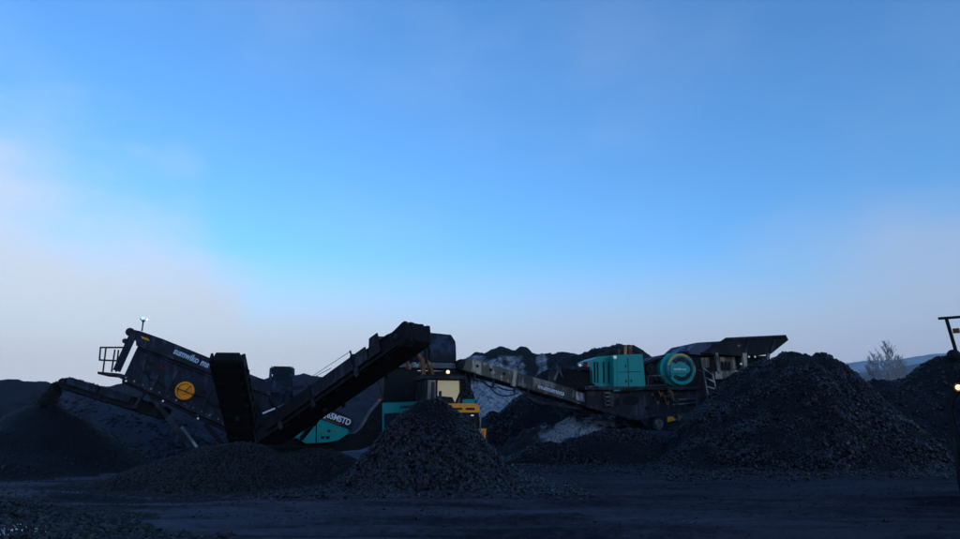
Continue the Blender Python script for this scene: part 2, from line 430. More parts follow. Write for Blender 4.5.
def heap_fn(bumps, namp, nfreq, seed, floor=-0.25):
    """bumps: (cx, cy, height, rx, ry, round, yaw) -> union of cones with rounded tops standing on the yard"""
    def fn(x, y):
        z = np.full(np.shape(x), floor, float)
        for (cx, cy, H, rx, ry, rd, yaw) in bumps:
            ca, sa = math.cos(yaw), math.sin(yaw)
            dx, dy = x - cx, y - cy
            r = np.sqrt(((dx * ca + dy * sa) / rx) ** 2 + ((-dx * sa + dy * ca) / ry) ** 2)
            r = r * (1 + 0.22 * fbm((x + 31) * nfreq * .5, (y + 7) * nfreq * .5, seed + 3, 2))
            h = H * (1 + rd - np.sqrt(r * r * (1 + 2 * rd) + rd * rd)) if rd > 0 else H * (1 - r)
            # a soft foot where the slope runs out
            k = 0.10 * H
            h = np.where(h > k, h, k * np.exp(np.clip(h / k - 1, -20, 0)) - 0.0)
            h = h - 0.06 - 0.12 * sstep(1.05, 1.5, r) * H
            z = np.maximum(z, h)
        nn = namp * fbm(x * nfreq, y * nfreq, seed, 5, 0.55)
        return z + nn * sstep(-0.1, 0.5, z)
    return fn
HG = 'coal heaps in the yard'
def heap(label, bumps, mat, seed, namp=0.15, nfreq=0.8, step=0.14, n_l=0, size=(0.03, 0.08), lmat=None, front=True, cat='coal heap', name='coal_heap', group=HG, kind=None, base=0.0, clip=None):
    fn0 = heap_fn(bumps, namp, nfreq, seed)
    fn = lambda X, Y: fn0(X, Y) + gz(X, Y) if base is None else fn0(X, Y) + base
    x0 = min(b[0] - 1.35 * max(b[3], b[4]) for b in bumps); x1 = max(b[0] + 1.35 * max(b[3], b[4]) for b in bumps)
    y0 = min(b[1] - 1.35 * max(b[3], b[4]) for b in bumps); y1 = max(b[1] + 1.35 * max(b[3], b[4]) for b in bumps)
    gx = np.arange(x0, x1, step); gy = np.arange(y0, y1, step)
    X, Y = np.meshgrid(gx, gy); Z = fn(X, Y)
    keep = Z > gz(X, Y) - 0.12
    nx = len(gx)
    i = np.arange(len(gy) - 1)[:, None] * nx + np.arange(nx - 1)[None, :]
    kq = keep[:-1, :-1] | keep[1:, :-1] | keep[:-1, 1:] | keep[1:, 1:]
    q = np.stack([i, i + 1, i + 1 + nx, i + nx], -1)[kq]
    v = np.stack([X, Y, Z], -1).reshape(-1, 3)
    used, inv = np.unique(q.ravel(), return_inverse=True)
    v = v[used]; q = inv.reshape(-1, 4)
    bx_, by_ = bumps[0][0], bumps[0][1]; loc = np.array([bx_, by_, 0.0])
    o = np_mesh(name, v - loc, q, mat); o.location = loc
    tag(o, label, cat, group, kind)
    if n_l:
        px = rng.uniform(x0, x1, n_l * 4); py = rng.uniform(y0, (y0 + y1) / 2 + 0.3 * (y1 - y0) if front else y1, n_l * 4)
        pz = fn(px, py); k = pz > gz(px, py) - 0.01
        px, py, pz = px[k][:n_l], py[k][:n_l], pz[k][:n_l]
        s = size[0] + (size[1] - size[0]) * rng.random(len(px)) ** 2.2
        zr = (pz - gz(px, py)) / max(b[2] for b in bumps)
        s = s * np.clip(1 + 1.5 * fbm(px * .9, py * .9 + pz * .9, seed + 21, 3), .45, 1.35) * (1.05 - .3 * np.clip(zr, 0, 1)) * np.where(rng.random(len(px)) < .004, 1.6, 1)
        tx = rng.uniform(x0, x1, n_l * 3); ty_ = rng.uniform(y0, (y0 + y1) / 2, n_l * 3); dz_ = fn(tx, ty_) - gz(tx, ty_)
        k = (dz_ < 0.02) & (rng.random(len(tx)) < np.exp(np.clip(dz_, -3, 0) * 13) * .55)
        tx, ty_ = tx[k], ty_[k]
        px, py, pz = np.concatenate([px, tx]), np.concatenate([py, ty_]), np.concatenate([pz, gz(tx, ty_)])
        s = np.concatenate([s, size[0] * .7 + (size[1] - size[0]) * rng.random(len(tx)) ** 2.5])
        ls = lumps('coal_lumps', np.stack([px, py, pz], -1), s, lmat or M['lump'], o)
    return o, fn
def W(px, py, Y):
    v = atY(px, py, Y); return v.x, v.z
def cone(px, py, Y, rx, ry=None, rd=0.1, yaw=0.0):
    x, z = W(px, py, Y); return (x, Y, z, rx, ry or rx, rd, yaw)

def bank(label, pts, Y, slope, mat, seed, namp, nfreq, step, cat='spoil heap', name='spoil_heap', rnd_=0.8, back=6.0, ext=1.0, group=HG, n_l=0):
    """a long bank whose crest runs through the given photo directions at distance Y, its face falling to the yard"""
    cx = np.array([atY(a, b, Y).x for a, b in pts]); cz = np.array([atY(a, b, Y).z for a, b in pts])
    def fn(X, Yv):
        yy = Y + 1.2 * fbm(X * .12, X * 0, seed + 9, 3)
        c = np.interp(X, cx, cz)
        dx = np.maximum(np.maximum(cx[0] - X, X - cx[-1]), 0)
        dy = Yv - yy
        fall = slope * (np.sqrt(dy * dy + rnd_ ** 2) - rnd_) * (1 + .25 * fbm(X * nfreq * .7, X * 0 + 5, seed + 4, 3))
        h = c - np.where(dy > 0, fall * .8, fall) - dx * slope
        gul = np.abs(vnoise(X * nfreq * 1.3 + .3 * dy, dy * nfreq * .25, seed + 1))
        return h + namp * fbm(X * nfreq, Yv * nfreq, seed, 5, .58) + namp * .5 * gul - .1
    hm_ = cz.max() / slope + 2
    gx = np.arange(cx[0] - ext * 4, cx[-1] + ext * 4, step); gy = np.arange(Y - hm_, Y + back, step)
    X, Yg = np.meshgrid(gx, gy); Z = fn(X, Yg)
    keep = Z > -.4
    nx = len(gx); i_ = np.arange(len(gy) - 1)[:, None] * nx + np.arange(nx - 1)[None, :]
    kq = keep[:-1, :-1] & keep[1:, :-1] & keep[:-1, 1:] & keep[1:, 1:]
    q = np.stack([i_, i_ + 1, i_ + 1 + nx, i_ + nx], -1)[kq]
    v = np.stack([X, Yg, Z], -1).reshape(-1, 3)
    used, inv = np.unique(q.ravel(), return_inverse=True)
    loc = np.array([cx.mean(), Y, 0.0])
    o = np_mesh(name, v[used] - loc, inv.reshape(-1, 4), mat); o.location = loc
    tag(o, label, cat, group)
    if n_l:
        px = rng.uniform(gx[0], gx[-1], n_l * 3); py = rng.uniform(gy[0], Y + .5, n_l * 3); pz = fn(px, py); k = pz > 0
        px, py, pz = px[k][:n_l], py[k][:n_l], pz[k][:n_l]
        lumps('coal_lumps', np.stack([px, py, pz], -1), .025 + .075 * rng.random(len(px)) ** 3, M['lump'], o)
    return o
# foreground lump coal under the middle conveyor
heap('conical heap of coarse shiny coal lumps under the middle conveyor', [cone(432, 394, 20.2, 2.7, 2.6, 0.07), cone(405, 458, 19.3, 2.3, 1.5, 0.5), cone(475, 455, 19.6, 2.0, 1.6, .5)], M['coal'], 21, 0.24, 1.5, 0.09,
     24000, (0.018, 0.075), M['lump'])
heap('large domed heap of coarse coal on the right hiding part of the crusher', [cone(790, 351.5, 29.0, 5.1, 5.0, 0.34), cone(822, 352, 29.0, 3.9, 4.8, 0.25), cone(836, 358, 28.6, 2.9, 4.2, 0.25), cone(752, 370, 29.3, 4.2, 4.4, 0.3), cone(788, 402, 27.2, 4.5, 4.0, .4)], M['coal'], 33, 0.55, 0.7, 0.13,
     38000, (0.02, 0.09), M['lump'])
heap('low dark coal bank running in front of the crusher tracks', [cone(620, 428, 29.6, 4.4, 2.1, 0.5), cone(702, 428, 29.8, 3.2, 2.2, 0.5), cone(560, 440, 30, 2.8, 2.0, 0.5)], M['coal'], 41, 0.22, 1.2, 0.13,
     16000, (0.02, 0.075), M['lump'])
# fines
heap('rounded mound of fine coal below the end-on conveyor', [cone(236, 441, 20.0, 3.1, 2.6, 0.4), cone(195, 452, 19.8, 2.5, 2.2, 0.4)], M['coalfine'], 52, 0.06, 1.3, 0.09,
     16000, (0.015, 0.045), M['lumpfine'])
heap('low mound of fine coal between the rounded mound and the lump heap', [cone(315, 446, 21.4, 2.6, 2.2, 0.4), cone(360, 458, 20.8, 2.2, 1.8, 0.4)], M['coalfine'], 57, 0.06, 1.3, 0.1,
     9000, (0.015, 0.05), M['lumpfine'])
heap('smooth black cone of coal dust under the leftmost conveyor', [cone(44, 400, 25.6, 4.6, 4.3, 0.10), cone(-40, 408, 26.5, 5.0, 4.5, 0.2)], M['coal'], 63, 0.08, 0.7, 0.13,
     5000, (0.015, 0.05), M['lumpfine'])
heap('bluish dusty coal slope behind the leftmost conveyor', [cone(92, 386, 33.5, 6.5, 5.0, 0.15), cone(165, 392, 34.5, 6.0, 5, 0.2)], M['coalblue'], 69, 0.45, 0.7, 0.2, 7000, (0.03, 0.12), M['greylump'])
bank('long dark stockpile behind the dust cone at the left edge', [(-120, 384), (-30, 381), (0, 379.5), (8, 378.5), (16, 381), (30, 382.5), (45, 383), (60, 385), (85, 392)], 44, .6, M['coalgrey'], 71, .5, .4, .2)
# heaps in the middle distance
heap('dark coal mound under the crusher discharge conveyor', [cone(535, 389, 40, 4.6, 4.0, 0.12), cone(495, 412, 39, 3.2, 3.0, 0.2), cone(580, 402, 40, 3.6, 3.4, 0.2)], M['coal'], 77, 0.35, 0.7, 0.18, 6000, (0.04, 0.12), M['lump'])
bank('dark coal slope on the right with its crest climbing to the edge', [(800, 396), (850, 386), (872, 382), (885, 381), (900, 377), (920, 369), (938, 361), (955, 354), (985, 345), (1040, 340), (1120, 345)], 36, .55, M['coal'], 81, .35, .6, .16, cat='coal heap', name='coal_heap', n_l=12000)

bl = lambda px, py, Y, r, wt: (tuple(atY(px, py, Y)), r, wt)
sm = snowmat('snowy_spoil', (0.014, 0.015, 0.018), [
    bl(492, 405, 50, (4.2, 9, 3.4), 0.62), bl(500, 374, 55, (3.0, 9, 1.5), 0.56), bl(541, 368, 56, (0.9, 9, 2.2), 0.56), bl(476, 361, 57, (2.4, 9, .8), 0.52), bl(515, 366, 56, (1.4, 9, 1.3), .5),
    bl(585, 394, 52, (3.6, 9, 1.1), 0.60), bl(560, 372, 55, (1.0, 6, 2.0), 0.34), bl(595, 380, 52, (2.6, 6, 1.0), 0.3), bl(512, 360, 57, (2.2, 9, 0.7), 0.5), bl(486, 362, 57, (1.5, 9, .6), .5)])
bank('snow-streaked spoil bank with two knobs behind the discharge conveyor', [(440, 378), (458, 361), (470, 355), (484, 352), (492, 347.5), (499, 346.5), (506, 350), (514, 352.5), (521, 349.5), (527, 352), (534, 355), (545, 354), (556, 355), (570, 357), (600, 370)], 58, .62, sm, 91, 0.9, .42, .2, n_l=0)
bank('flat-topped dark spoil bank behind the teal power unit', [(560, 358), (575, 352), (590, 348), (605, 344), (618, 342), (637, 342), (646, 349), (656, 357), (668, 366)], 54, .75, M['coal'], 95, .4, .5, .24, n_l=5000)
sm2 = snowmat('trampled_snow', (0.015, 0.016, 0.019), [bl(575, 428, 34, (2.4, 4, 0.9), 0.52), bl(600, 418, 34, (2.6, 4, 0.8), 0.48), bl(560, 438, 33, (2.0, 3, 0.6), 0.5), bl(535, 430, 36, (1.4, 3, 0.6), 0.4), bl(625, 422, 34, (1.6, 3, .5), .4)], 0.5, 1.6)
heap('trampled snow and coal rubble below the discharge conveyor', [cone(585, 418, 34.6, 4.0, 2.6, 0.5), cone(545, 430, 34.5, 3.4, 2.4, 0.6), cone(622, 416, 35.2, 2.6, 2.0, 0.5)], sm2, 97, 0.6, 1.4, 0.15, cat='snow bank', name='snow_bank', group=None)
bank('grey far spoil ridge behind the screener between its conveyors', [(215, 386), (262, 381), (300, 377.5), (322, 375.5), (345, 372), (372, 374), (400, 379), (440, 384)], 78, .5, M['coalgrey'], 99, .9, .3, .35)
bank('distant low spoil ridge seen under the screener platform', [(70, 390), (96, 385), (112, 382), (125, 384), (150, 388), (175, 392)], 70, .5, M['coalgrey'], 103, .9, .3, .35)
# bottom-left gravel with snow in it
gsn = snowmat('gravel_bed', (0.014, 0.015, 0.018), [((-7.3, 9.9, 0.2), (0.9, 0.8, 0.5), 0.62), ((-5.2, 9.6, 0.05), (0.5, 0.5, 0.4), 0.5)])
gh, gfn = heap('bank of coarse frosted gravel in the bottom left corner', [(-8.6, 11.6, 0.55, 3.2, 2.5, 0.6, 0.15), (-7.0, 10.3, 0.32, 2.4, 1.7, 0.6, -0.2)], gsn, 107, 0.06, 1.2, 0.09, 9000, (0.02, 0.065), M['gravel'], cat='gravel bank', name='gravel_bank', group=None, front=False)
M['snow'] = lumpmat('snow_crumb', (0.35, 0.37, 0.42), (0.75, 0.77, 0.82), 0.7)
cxs = np.concatenate([rng.normal(-7.2, .42, 1800), rng.normal(-5.05, .2, 400)]); cys = np.concatenate([rng.normal(10.0, .32, 1800), rng.normal(9.95, .16, 400)])
tag(lumps('snow_crumbs', np.stack([cxs, cys, np.maximum(gfn(cxs, cys), gz(cxs, cys))], -1), rng.uniform(.005, .024, len(cxs)), M['snow'], None, .3), 'crumbs of snow lying in the bottom left gravel', 'snow')
# loose stones trodden over the yard
for n_, lo_, hi_, pw, mt in ((22000, .006, .03, 2.5, 'lumpfine'), (5000, .008, .05, 4, 'lump'), (2500, .006, .022, 2, 'gravel')):
    px = rng.uniform(-17, 18, n_); py = 9.3 + 19 * rng.random(n_) ** 1.4
    k = (np.abs(px) < py * 0.8) & (fbm(px * .35, py * .6, 44, 3) > -.18)
    px, py = px[k], py[k]
    tag(lumps('loose_stones', np.stack([px, py, gz(px, py)], -1), lo_ + (hi_ - lo_) * rng.random(len(px)) ** pw, M[mt], None, 0.15), {'lumpfine': 'fine black coal crumbs trodden over the yard', 'lump': 'scattered coarse coal pieces lying on the yard', 'gravel': 'small pale frosted stones scattered over the yard'}[mt], 'loose stones')

# ------------------------------------------------------------------ far hills and trees
def ridge(name, Y, pts, mat, seed, amp, depth):
    """a long hill whose crest passes through the given photo directions at distance Y"""
    xs_ = np.array([atY(a, b, Y).x for a, b in pts]); zs_ = np.array([atY(a, b, Y).z for a, b in pts])
    gx = np.linspace(xs_[0], xs_[-1], 260); gy = np.linspace(Y - depth, Y + depth, 40)
    def zf(X, Yv):
        c = np.interp(X, xs_, zs_) + amp * fbm(X / 60, X * 0 + 3, seed, 5, 0.6)
        return np.maximum(c, 2) * np.clip(1 - ((Yv - Y) / depth) ** 2, 0, 1) - 3 + amp * 0.5 * fbm(X / 40, Yv / 40, seed + 5, 4)
    return tag(grid_obj(name, gx, gy, zf, mat), kind='structure')
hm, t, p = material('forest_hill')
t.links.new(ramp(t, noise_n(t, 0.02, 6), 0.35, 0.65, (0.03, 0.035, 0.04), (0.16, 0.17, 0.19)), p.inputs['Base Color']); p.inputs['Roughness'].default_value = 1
hm2, t, p = material('hazy_far_hill')
t.links.new(ramp(t, noise_n(t, 0.01, 6), 0.35, 0.65, (0.18, 0.20, 0.22), (0.42, 0.44, 0.47)), p.inputs['Base Color']); p.inputs['Roughness'].default_value = 1  # albedo lifted so the colour carries part of the distance haze
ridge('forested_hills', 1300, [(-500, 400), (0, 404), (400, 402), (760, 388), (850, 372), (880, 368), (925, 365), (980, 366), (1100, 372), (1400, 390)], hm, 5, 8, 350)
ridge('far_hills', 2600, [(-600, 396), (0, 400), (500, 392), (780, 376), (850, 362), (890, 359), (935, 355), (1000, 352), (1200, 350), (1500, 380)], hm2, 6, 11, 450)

bark, t, p = material('birch_bark')
bn = noise_n(t, 6, 4, sc=(1, 1, 3))
zz = mnode(t, 'ShaderNodeSeparateXYZ'); t.links.new(mnode(t, 'ShaderNodeNewGeometry').outputs['Position'], zz.inputs[0])
t.links.new(mixc(t, ramp(t, bn, 0.35, 0.6, (0, 0, 0), (1, 1, 1)), (0.22, 0.20, 0.19), (0.62, 0.60, 0.58)), p.inputs['Base Color'])
twig, t, p = material('birch_twig')
t.links.new(ramp(t, noise_n(t, 3, 3), 0.3, 0.7, (0.22, 0.20, 0.20), (0.36, 0.33, 0.33)), p.inputs['Base Color'])  # twigs coloured paler so the crowns blend into the haze
def birch(px, topy, Y, lean, seed, label):
    r = random.Random(seed)
    x, zt = W(px, topy, Y); o = thing('birch_tree', (x, Y, gz1(x, Y)), label, 'tree', group='bare birches beyond the heaps')
    H = zt; tr = MB(); br = MB()
    pts = []; n = 12
    for i in range(n + 1):
        s = i / n; pts.append(Vector((x + lean * s * s * H * 0.5 + 0.08 * r.uniform(-1, 1), Y + 0.08 * r.uniform(-1, 1), H * s - 0.1)))
    tr.tube(pts, [0.16 * (1 - 0.92 * i / n) + 0.012 for i in range(n + 1)], 7)
    def branch(p0, d, ln, rad, lev):
        q = [p0]; d = d.normalized(); m_ = 5
        for i in range(m_):
            d = (d + Vector((r.uniform(-.13, .13), r.uniform(-.13, .13), r.uniform(.0, .16) if lev < 3 else r.uniform(-.2, .1)))).normalized()
            q.append(q[-1] + d * ln / m_)
        br.tube(q, [max(rad * (1 - 0.8 * i / m_), .011) for i in range(m_ + 1)], 3, False)
        if lev < 3:
            for _ in range(6 if lev < 2 else 5):
                k_ = r.randint(1, m_); nd = d + Vector((r.uniform(-1, 1), r.uniform(-1, 1), r.uniform(-.1, .9))) * 0.6
                branch(q[k_], nd, ln * r.uniform(.4, .65), rad * .5, lev + 1)
    for i in range(26):
        s = 0.28 + 0.7 * i / 26; k_ = min(int(s * n), n - 1); p0 = pts[k_].lerp(pts[k_ + 1], s * n - k_)
        a_ = i * 2.4; branch(p0, Vector((math.cos(a_), math.sin(a_), 1.7)), H * 0.34 * (1.15 - s), 0.04 * (1.2 - s), 1)
    tr.build('trunk', bark, o, smooth=True); br.build('crown', twig, o)
birch(888, 344, 60, -0.05, 3, 'tallest bare birch, leaning left, above the dip between the right heaps')
birch(872, 356, 62, 0.02, 5, 'short bare birch next to the slope of the large right heap')
birch(897, 356, 64, 0.06, 8, 'small bare birch leaning right, rightmost of the three')

# ------------------------------------------------------------------ shared machine pieces
def text_mesh(body, name, mat, parent, p0, xdir, up, height, width=None, bold=0.0, depth=0.006):
    cu = bpy.data.curves.new(name, 'FONT'); cu.body = body; cu.extrude = 0.5; cu.offset = bold; cu.size = 1
    to = bpy.data.objects.new(name, cu); C.objects.link(to)
    bpy.context.view_layer.update()
    me = bpy.data.meshes.new_from_object(to.evaluated_get(bpy.context.evaluated_depsgraph_get()))
    bpy.data.objects.remove(to); bpy.data.curves.remove(cu)
    co = np.array([v.co[:] for v in me.vertices]); mn, mx = co.min(0), co.max(0)
    xd = Vector(xdir).normalized(); nrm = xd.cross(Vector(up)).normalized(); ud = nrm.cross(xd)
    sc_ = height / 0.73; sxw = (width / (mx[0] - mn[0])) if width else sc_
    l = root_of(parent).location; P0 = Vector(p0) - l
    for v in me.vertices:
        c = v.co; v.co = P0 + xd * ((c.x - mn[0]) * sxw) + ud * (c.y * sc_) + nrm * (c.z * 2 * depth)
    me.materials.clear(); me.materials.append(mat)
    o = bpy.data.objects.new(name, me); C.objects.link(o); o.parent = parent
    return o
def conveyor(root, name, tail, head, width, side_h, frame_mat, load=True, rollers=8, cleats=True, label=None, covers=()):
    """belt conveyor between two points: side plates, troughed belt with coal, head drum, idlers and return rollers"""
    a, b = Vector(tail), Vector(head); d = (b - a); Ln = d.length; d.normalize()
    s = d.cross(Vector((0, 0, 1))).normalized(); u = s.cross(d).normalized()
    def P(t_, x, z): return a + d * t_ + s * x + u * z
    fr = MB()
    for sg in (-1, 1):
        x = sg * width / 2
        fr.prism([P(0, x, -side_h * .5), P(Ln, x, -side_h * .5), P(Ln, x, side_h * .42), P(0, x, side_h * .42)], s * (0.05 * sg))
        fr.prism([P(0, x, -side_h * .5), P(Ln, x, -side_h * .5), P(Ln, x, -side_h * .5 + .05), P(0, x, -side_h * .5 + .05)], s * (0.13 * sg))
        fr.prism([P(0, x, side_h * .36), P(Ln - .25, x, side_h * .36), P(Ln - .25, x, side_h * .42), P(0, x, side_h * .42)], s * (0.12 * sg))
    k = max(3, int(Ln / 1.1))
    for i in range(k + 1):
        t_ = 0.1 + (Ln - 0.3) * i / k
        fr.bar(P(t_, -width / 2, -side_h * .42), P(t_, width / 2, -side_h * .42), .07, .08, u)
        for sg in (-1, 1):
            x = sg * (width / 2 + .05)
            fr.prism([P(t_ - .04, x, -side_h * .46), P(t_ + .04, x, -side_h * .46), P(t_ + .04, x, side_h * .40), P(t_ - .04, x, side_h * .40)], s * (0.05 * sg))
    f_ = fr.build(name, frame_mat, root)
    if label: f_['label'] = label
    bm_ = MB(); hw = width / 2 - .03; zt = side_h * .30
    n = max(6, int(Ln / .3)); vs_, fs = [], []
    for i in range(n + 1):
        t_ = Ln * i / n; sag = 0.025 * math.sin(i * 1.7)
        for x, z in ((-hw, zt + .06), (-hw * .5, zt - .08 + sag), (hw * .5, zt - .08 + sag), (hw, zt + .06)): vs_.append(P(t_, x, z))
    for i in range(n):
        for j in range(3): fs.append((i * 4 + j, i * 4 + j + 1, i * 4 + j + 5, i * 4 + j + 4))
    bm_.add(vs_, fs)
    bm_.prism([P(0, -hw, -side_h * .36), P(Ln, -hw, -side_h * .36), P(Ln, -hw, -side_h * .36 + .02), P(0, -hw, -side_h * .36 + .02)], s * (2 * hw))
    rr = side_h * .36
    half = [(math.cos(q), math.sin(q)) for q in np.linspace(-math.pi / 2, math.pi / 2, 9)]
    arc = [P(Ln + rr * 1.4 * c, -hw, rr * (1.5 * si if si < 0 else si)) for c, si in half]; bm_.prism(arc, s * (2 * hw))
    bm_.prism([P(0.1, -hw, -side_h * .60), P(Ln, -hw, -side_h * .60), P(Ln, -hw, -side_h * .57), P(0.1, -hw, -side_h * .57)], s * (2 * hw))
    bm_.build('belt', M['rubber'], f_)
    one(lambda m: m.lathe(P(Ln, 0, 0), s, [(-width / 2 - .12, 1e-3), (-width / 2 - .12, rr * .45), (-width / 2 - .02, rr * .45), (-width / 2 - .02, rr * .8), (width / 2 + .02, rr * .8), (width / 2 + .02, rr * .45), (width / 2 + .12, rr * .45), (width / 2 + .12, 1e-3)], 16), 'head_drum', M['frame'], f_)
    for i in range(rollers):
        t_ = Ln * (i + .5) / rollers
        one(lambda m: m.tube([P(t_, -width / 2 - .02, -side_h * .5), P(t_, width / 2 + .02, -side_h * .5)], .055, 8), 'roller', M['dark'], f_)
    if load:
        n_ = int(Ln * 90); tt = rng.uniform(0.1, Ln, n_); xx = np.clip(rng.normal(0, hw * .38, n_), -hw * .8, hw * .8)
        zz_ = zt - .05 + .12 * np.exp(-(xx / (hw * .45)) ** 2)
        pos = np.array(a)[None] + tt[:, None] * np.array(d)[None] + xx[:, None] * np.array(s)[None] + zz_[:, None] * np.array(u)[None]
        lo = lumps('carried_coal', pos, rng.uniform(.03, .075, n_), M['lump'], None, 0)
        l = root_of(root).location
        me = lo.data; co = np.empty(len(me.vertices) * 3, np.float32); me.vertices.foreach_get('co', co)
        co = co.reshape(-1, 3) - np.array(l, dtype=np.float32); me.vertices.foreach_set('co', co.ravel()); lo.parent = f_
    return f_, P, Ln

# ------------------------------------------------------------------ screener
S = Frame(180, 26.5, 15)
so = S.P(225, 440, 1.2); so.z = gz1(so.x, so.y)
sc = thing('screening_machine', so, 'long dark blue coal screener with tilted screen box, amber disc and three conveyors', 'screener')
# screen box: lower body, upper cover, ledge, ribs
box = one(lambda m: S.poly(m, [(139, 344), (270, 393), (258, 440), (123, 378), (135, 352)], 0.0, 1.9), 'screen_box', M['navy'], sc)
cover = one(lambda m: S.poly(m, [(130, 329), (140, 331), (163, 339), (262, 379), (275, 391), (268, 391), (136, 342), (133, 336)], 0.12, 1.78), 'top_cover', M['cover'], sc)
one(lambda m: S.poly(m, [(136, 341.5), (270, 391.5), (271, 396), (136, 345.5)], -0.16, 0.0), 'ledge', M['frame'], sc)
one(lambda m: S.poly(m, [(117, 373), (258, 436), (257, 441), (117, 377)], -0.14, 0.0), 'lower_rail', M['frame'], sc)
one(lambda m: S.poly(m, [(122, 379.5), (252, 440), (250, 444), (122, 383)], -0.05, 1.9), 'lower_rail', M['dark'], sc)
one(lambda m: S.bar(m, (133.5, 334), (116.5, 371), -0.08, 0.24, 0.16), 'end_post', M['navy'], sc)
one(lambda m: S.bar(m, (133.5, 334), (116.5, 371), 1.85, 0.24, 0.16), 'end_post', M['navy'], sc)
one(lambda m: m.tube([S.P(130, 332, -.1), S.P(130, 332, 2.0)], .16, 10), 'head_roller', M['frame'], sc)
one(lambda m: m.tube([S.P(125, 341, -.1), S.P(125, 341, 2.0)], .10, 10), 'head_roller', M['frame'], sc)
for a_, b_ in (((177, 371), (163, 399)), ((211, 388), (198, 417)), ((158, 375), (152, 388)), ((236, 396), (226, 428)), ((146, 357), (137, 386))):
    one(lambda m: S.bar(m, a_, b_, -0.045, 0.12, 0.09), 'side_rib', M['frame'], box)
for bx_, by_ in ((147, 371), (155, 381), (203, 391), (221, 404), (190, 410), (150, 362)):
    one(lambda m: S.poly(m, [(bx_ - 3, by_ - 2.5), (bx_ + 3, by_), (bx_ + 2, by_ + 3), (bx_ - 4, by_ + .5)], -0.07, 0.0), 'access_cover', M['dark'], box)
for i in range(16):
    fx_ = i / 15; bx_, by_ = 126 + 126 * fx_, 377.5 + 56.5 * fx_
    one(lambda m: m.lathe(S.P(bx_, by_, -.14), -S.n, [(0, .035), (.03, .035), (.03, 1e-3)], 6), 'bolt', M['light'], box)
one(lambda m: S.tube(m, [(140, 349), (160, 357), (190, 368.5), (225, 382), (255, 394)], -.05, .03, 6), 'grease_line', M['frame'], box)
one(lambda m: S.tube(m, [(146, 372), (150, 379), (158, 381), (166, 388), (172, 390)], -.07, .025, 6), 'hydraulic_hose', M['rubber'], box)
one(lambda m: S.tube(m, [(194, 395), (205, 397), (212, 404), (222, 408), (236, 416)], -.07, .025, 6), 'hydraulic_hose', M['rubber'], box)
for bx_, by_ in ((198, 417.5), (163, 400), (126, 380)): one(lambda m: m.sph(S.P(bx_, by_ + 1, -.16), .035, 8, 6), 'marker_lamp', M['dimlamp'], box)
disc = one(lambda m: m.lathe(S.P(185, 391, -0.02), -S.n, [(0, .34), (.10, .34), (.13, .31), (.13, .27), (.09, .25), (.09, .13), (.17, .12), (.17, 1e-3)], 32), 'drive_disc', M['yellow'], box)
one(lambda m: (m.tube([S.P(185, 391, -0.13) + (S.u * math.cos(q) + Vector((0, 0, math.sin(q)))) * .27 for q in np.linspace(0, 2 * math.pi, 25)], .012, 5),
               S.bar(m, (176.5, 388), (193.5, 394.5), -.20, .03, .03), S.bar(m, (184, 392), (191, 386), -.20, .025, .03)), 'disc_spoke', M['dark'], disc)
one(lambda m: m.tube([S.P(163.5, 367, -0.02) + (S.u * math.cos(q) + Vector((0, 0, math.sin(q)))) * .08 for q in np.linspace(0, 2 * math.pi, 17)], .022, 6), 'red_ring', M['redp'], box)
one(lambda m: S.poly(m, [(141, 336), (148, 338.5), (149.5, 341), (142, 338.5)], .095, .12), 'warning_sticker', M['orange'], cover)
tp = S.P(173, 353.2, 0.115); tq = S.P(197.5, 363.5, 0.115)
text_mesh('sumwiko', 'lettering', M['text'], cover, tp, tq - tp, (0, 0, 1), 0.25, (tq - tp).length, 0.03)
tp2 = S.P(200, 364.7, 0.115); tq2 = S.P(211, 369.4, 0.115)
text_mesh('mse', 'lettering', M['text'], cover, tp2, tq2 - tp2, (0, 0, 1), 0.25, (tq2 - tp2).length, 0.03)
# platform with rail at the high end, mast with lamp
one(lambda m: S.poly(m, [(97.5, 371.5), (120, 373.5), (120, 376), (97.5, 374)], 0.0, 1.7), 'platform', M['frame'], sc)
rail = MB()
for d_ in (0.0, 1.65):
    for a_, b_ in (((100.5, 347.5), (99.5, 360)), ((106, 348), (103, 372)), ((115, 349.5), (111.5, 372)), ((118.5, 350), (116, 372)), ((100, 347.5), (126, 347.5)), ((99.5, 360), (121, 361))):
        S.tube(rail, [a_, b_], d_, .032, 6)
for a_ in ((100.5, 347.5), (99.5, 360)): rail.tube([S.P(*a_, 0), S.P(*a_, 1.65)], .03, 6)
rail.build('handrail', M['dark'], sc)
mast = one(lambda m: (S.tube(m, [(142, 331), (143.5, 319)], 0.5, .028, 6), S.tube(m, [(143.3, 322.5), (140.2, 318.5)], 0.5, .018, 6), S.tube(m, [(143.3, 322.5), (146.5, 319)], 0.5, .018, 6)), 'lamp_mast', M['dark'], sc)
one(lambda m: m.sph(S.P(143.2, 318.2, .5), .055), 'green_lamp', M['green'], mast)
one(lambda m: m.sph(S.P(147, 319.6, .5), .04), 'white_lamp', M['whitelamp'], mast)
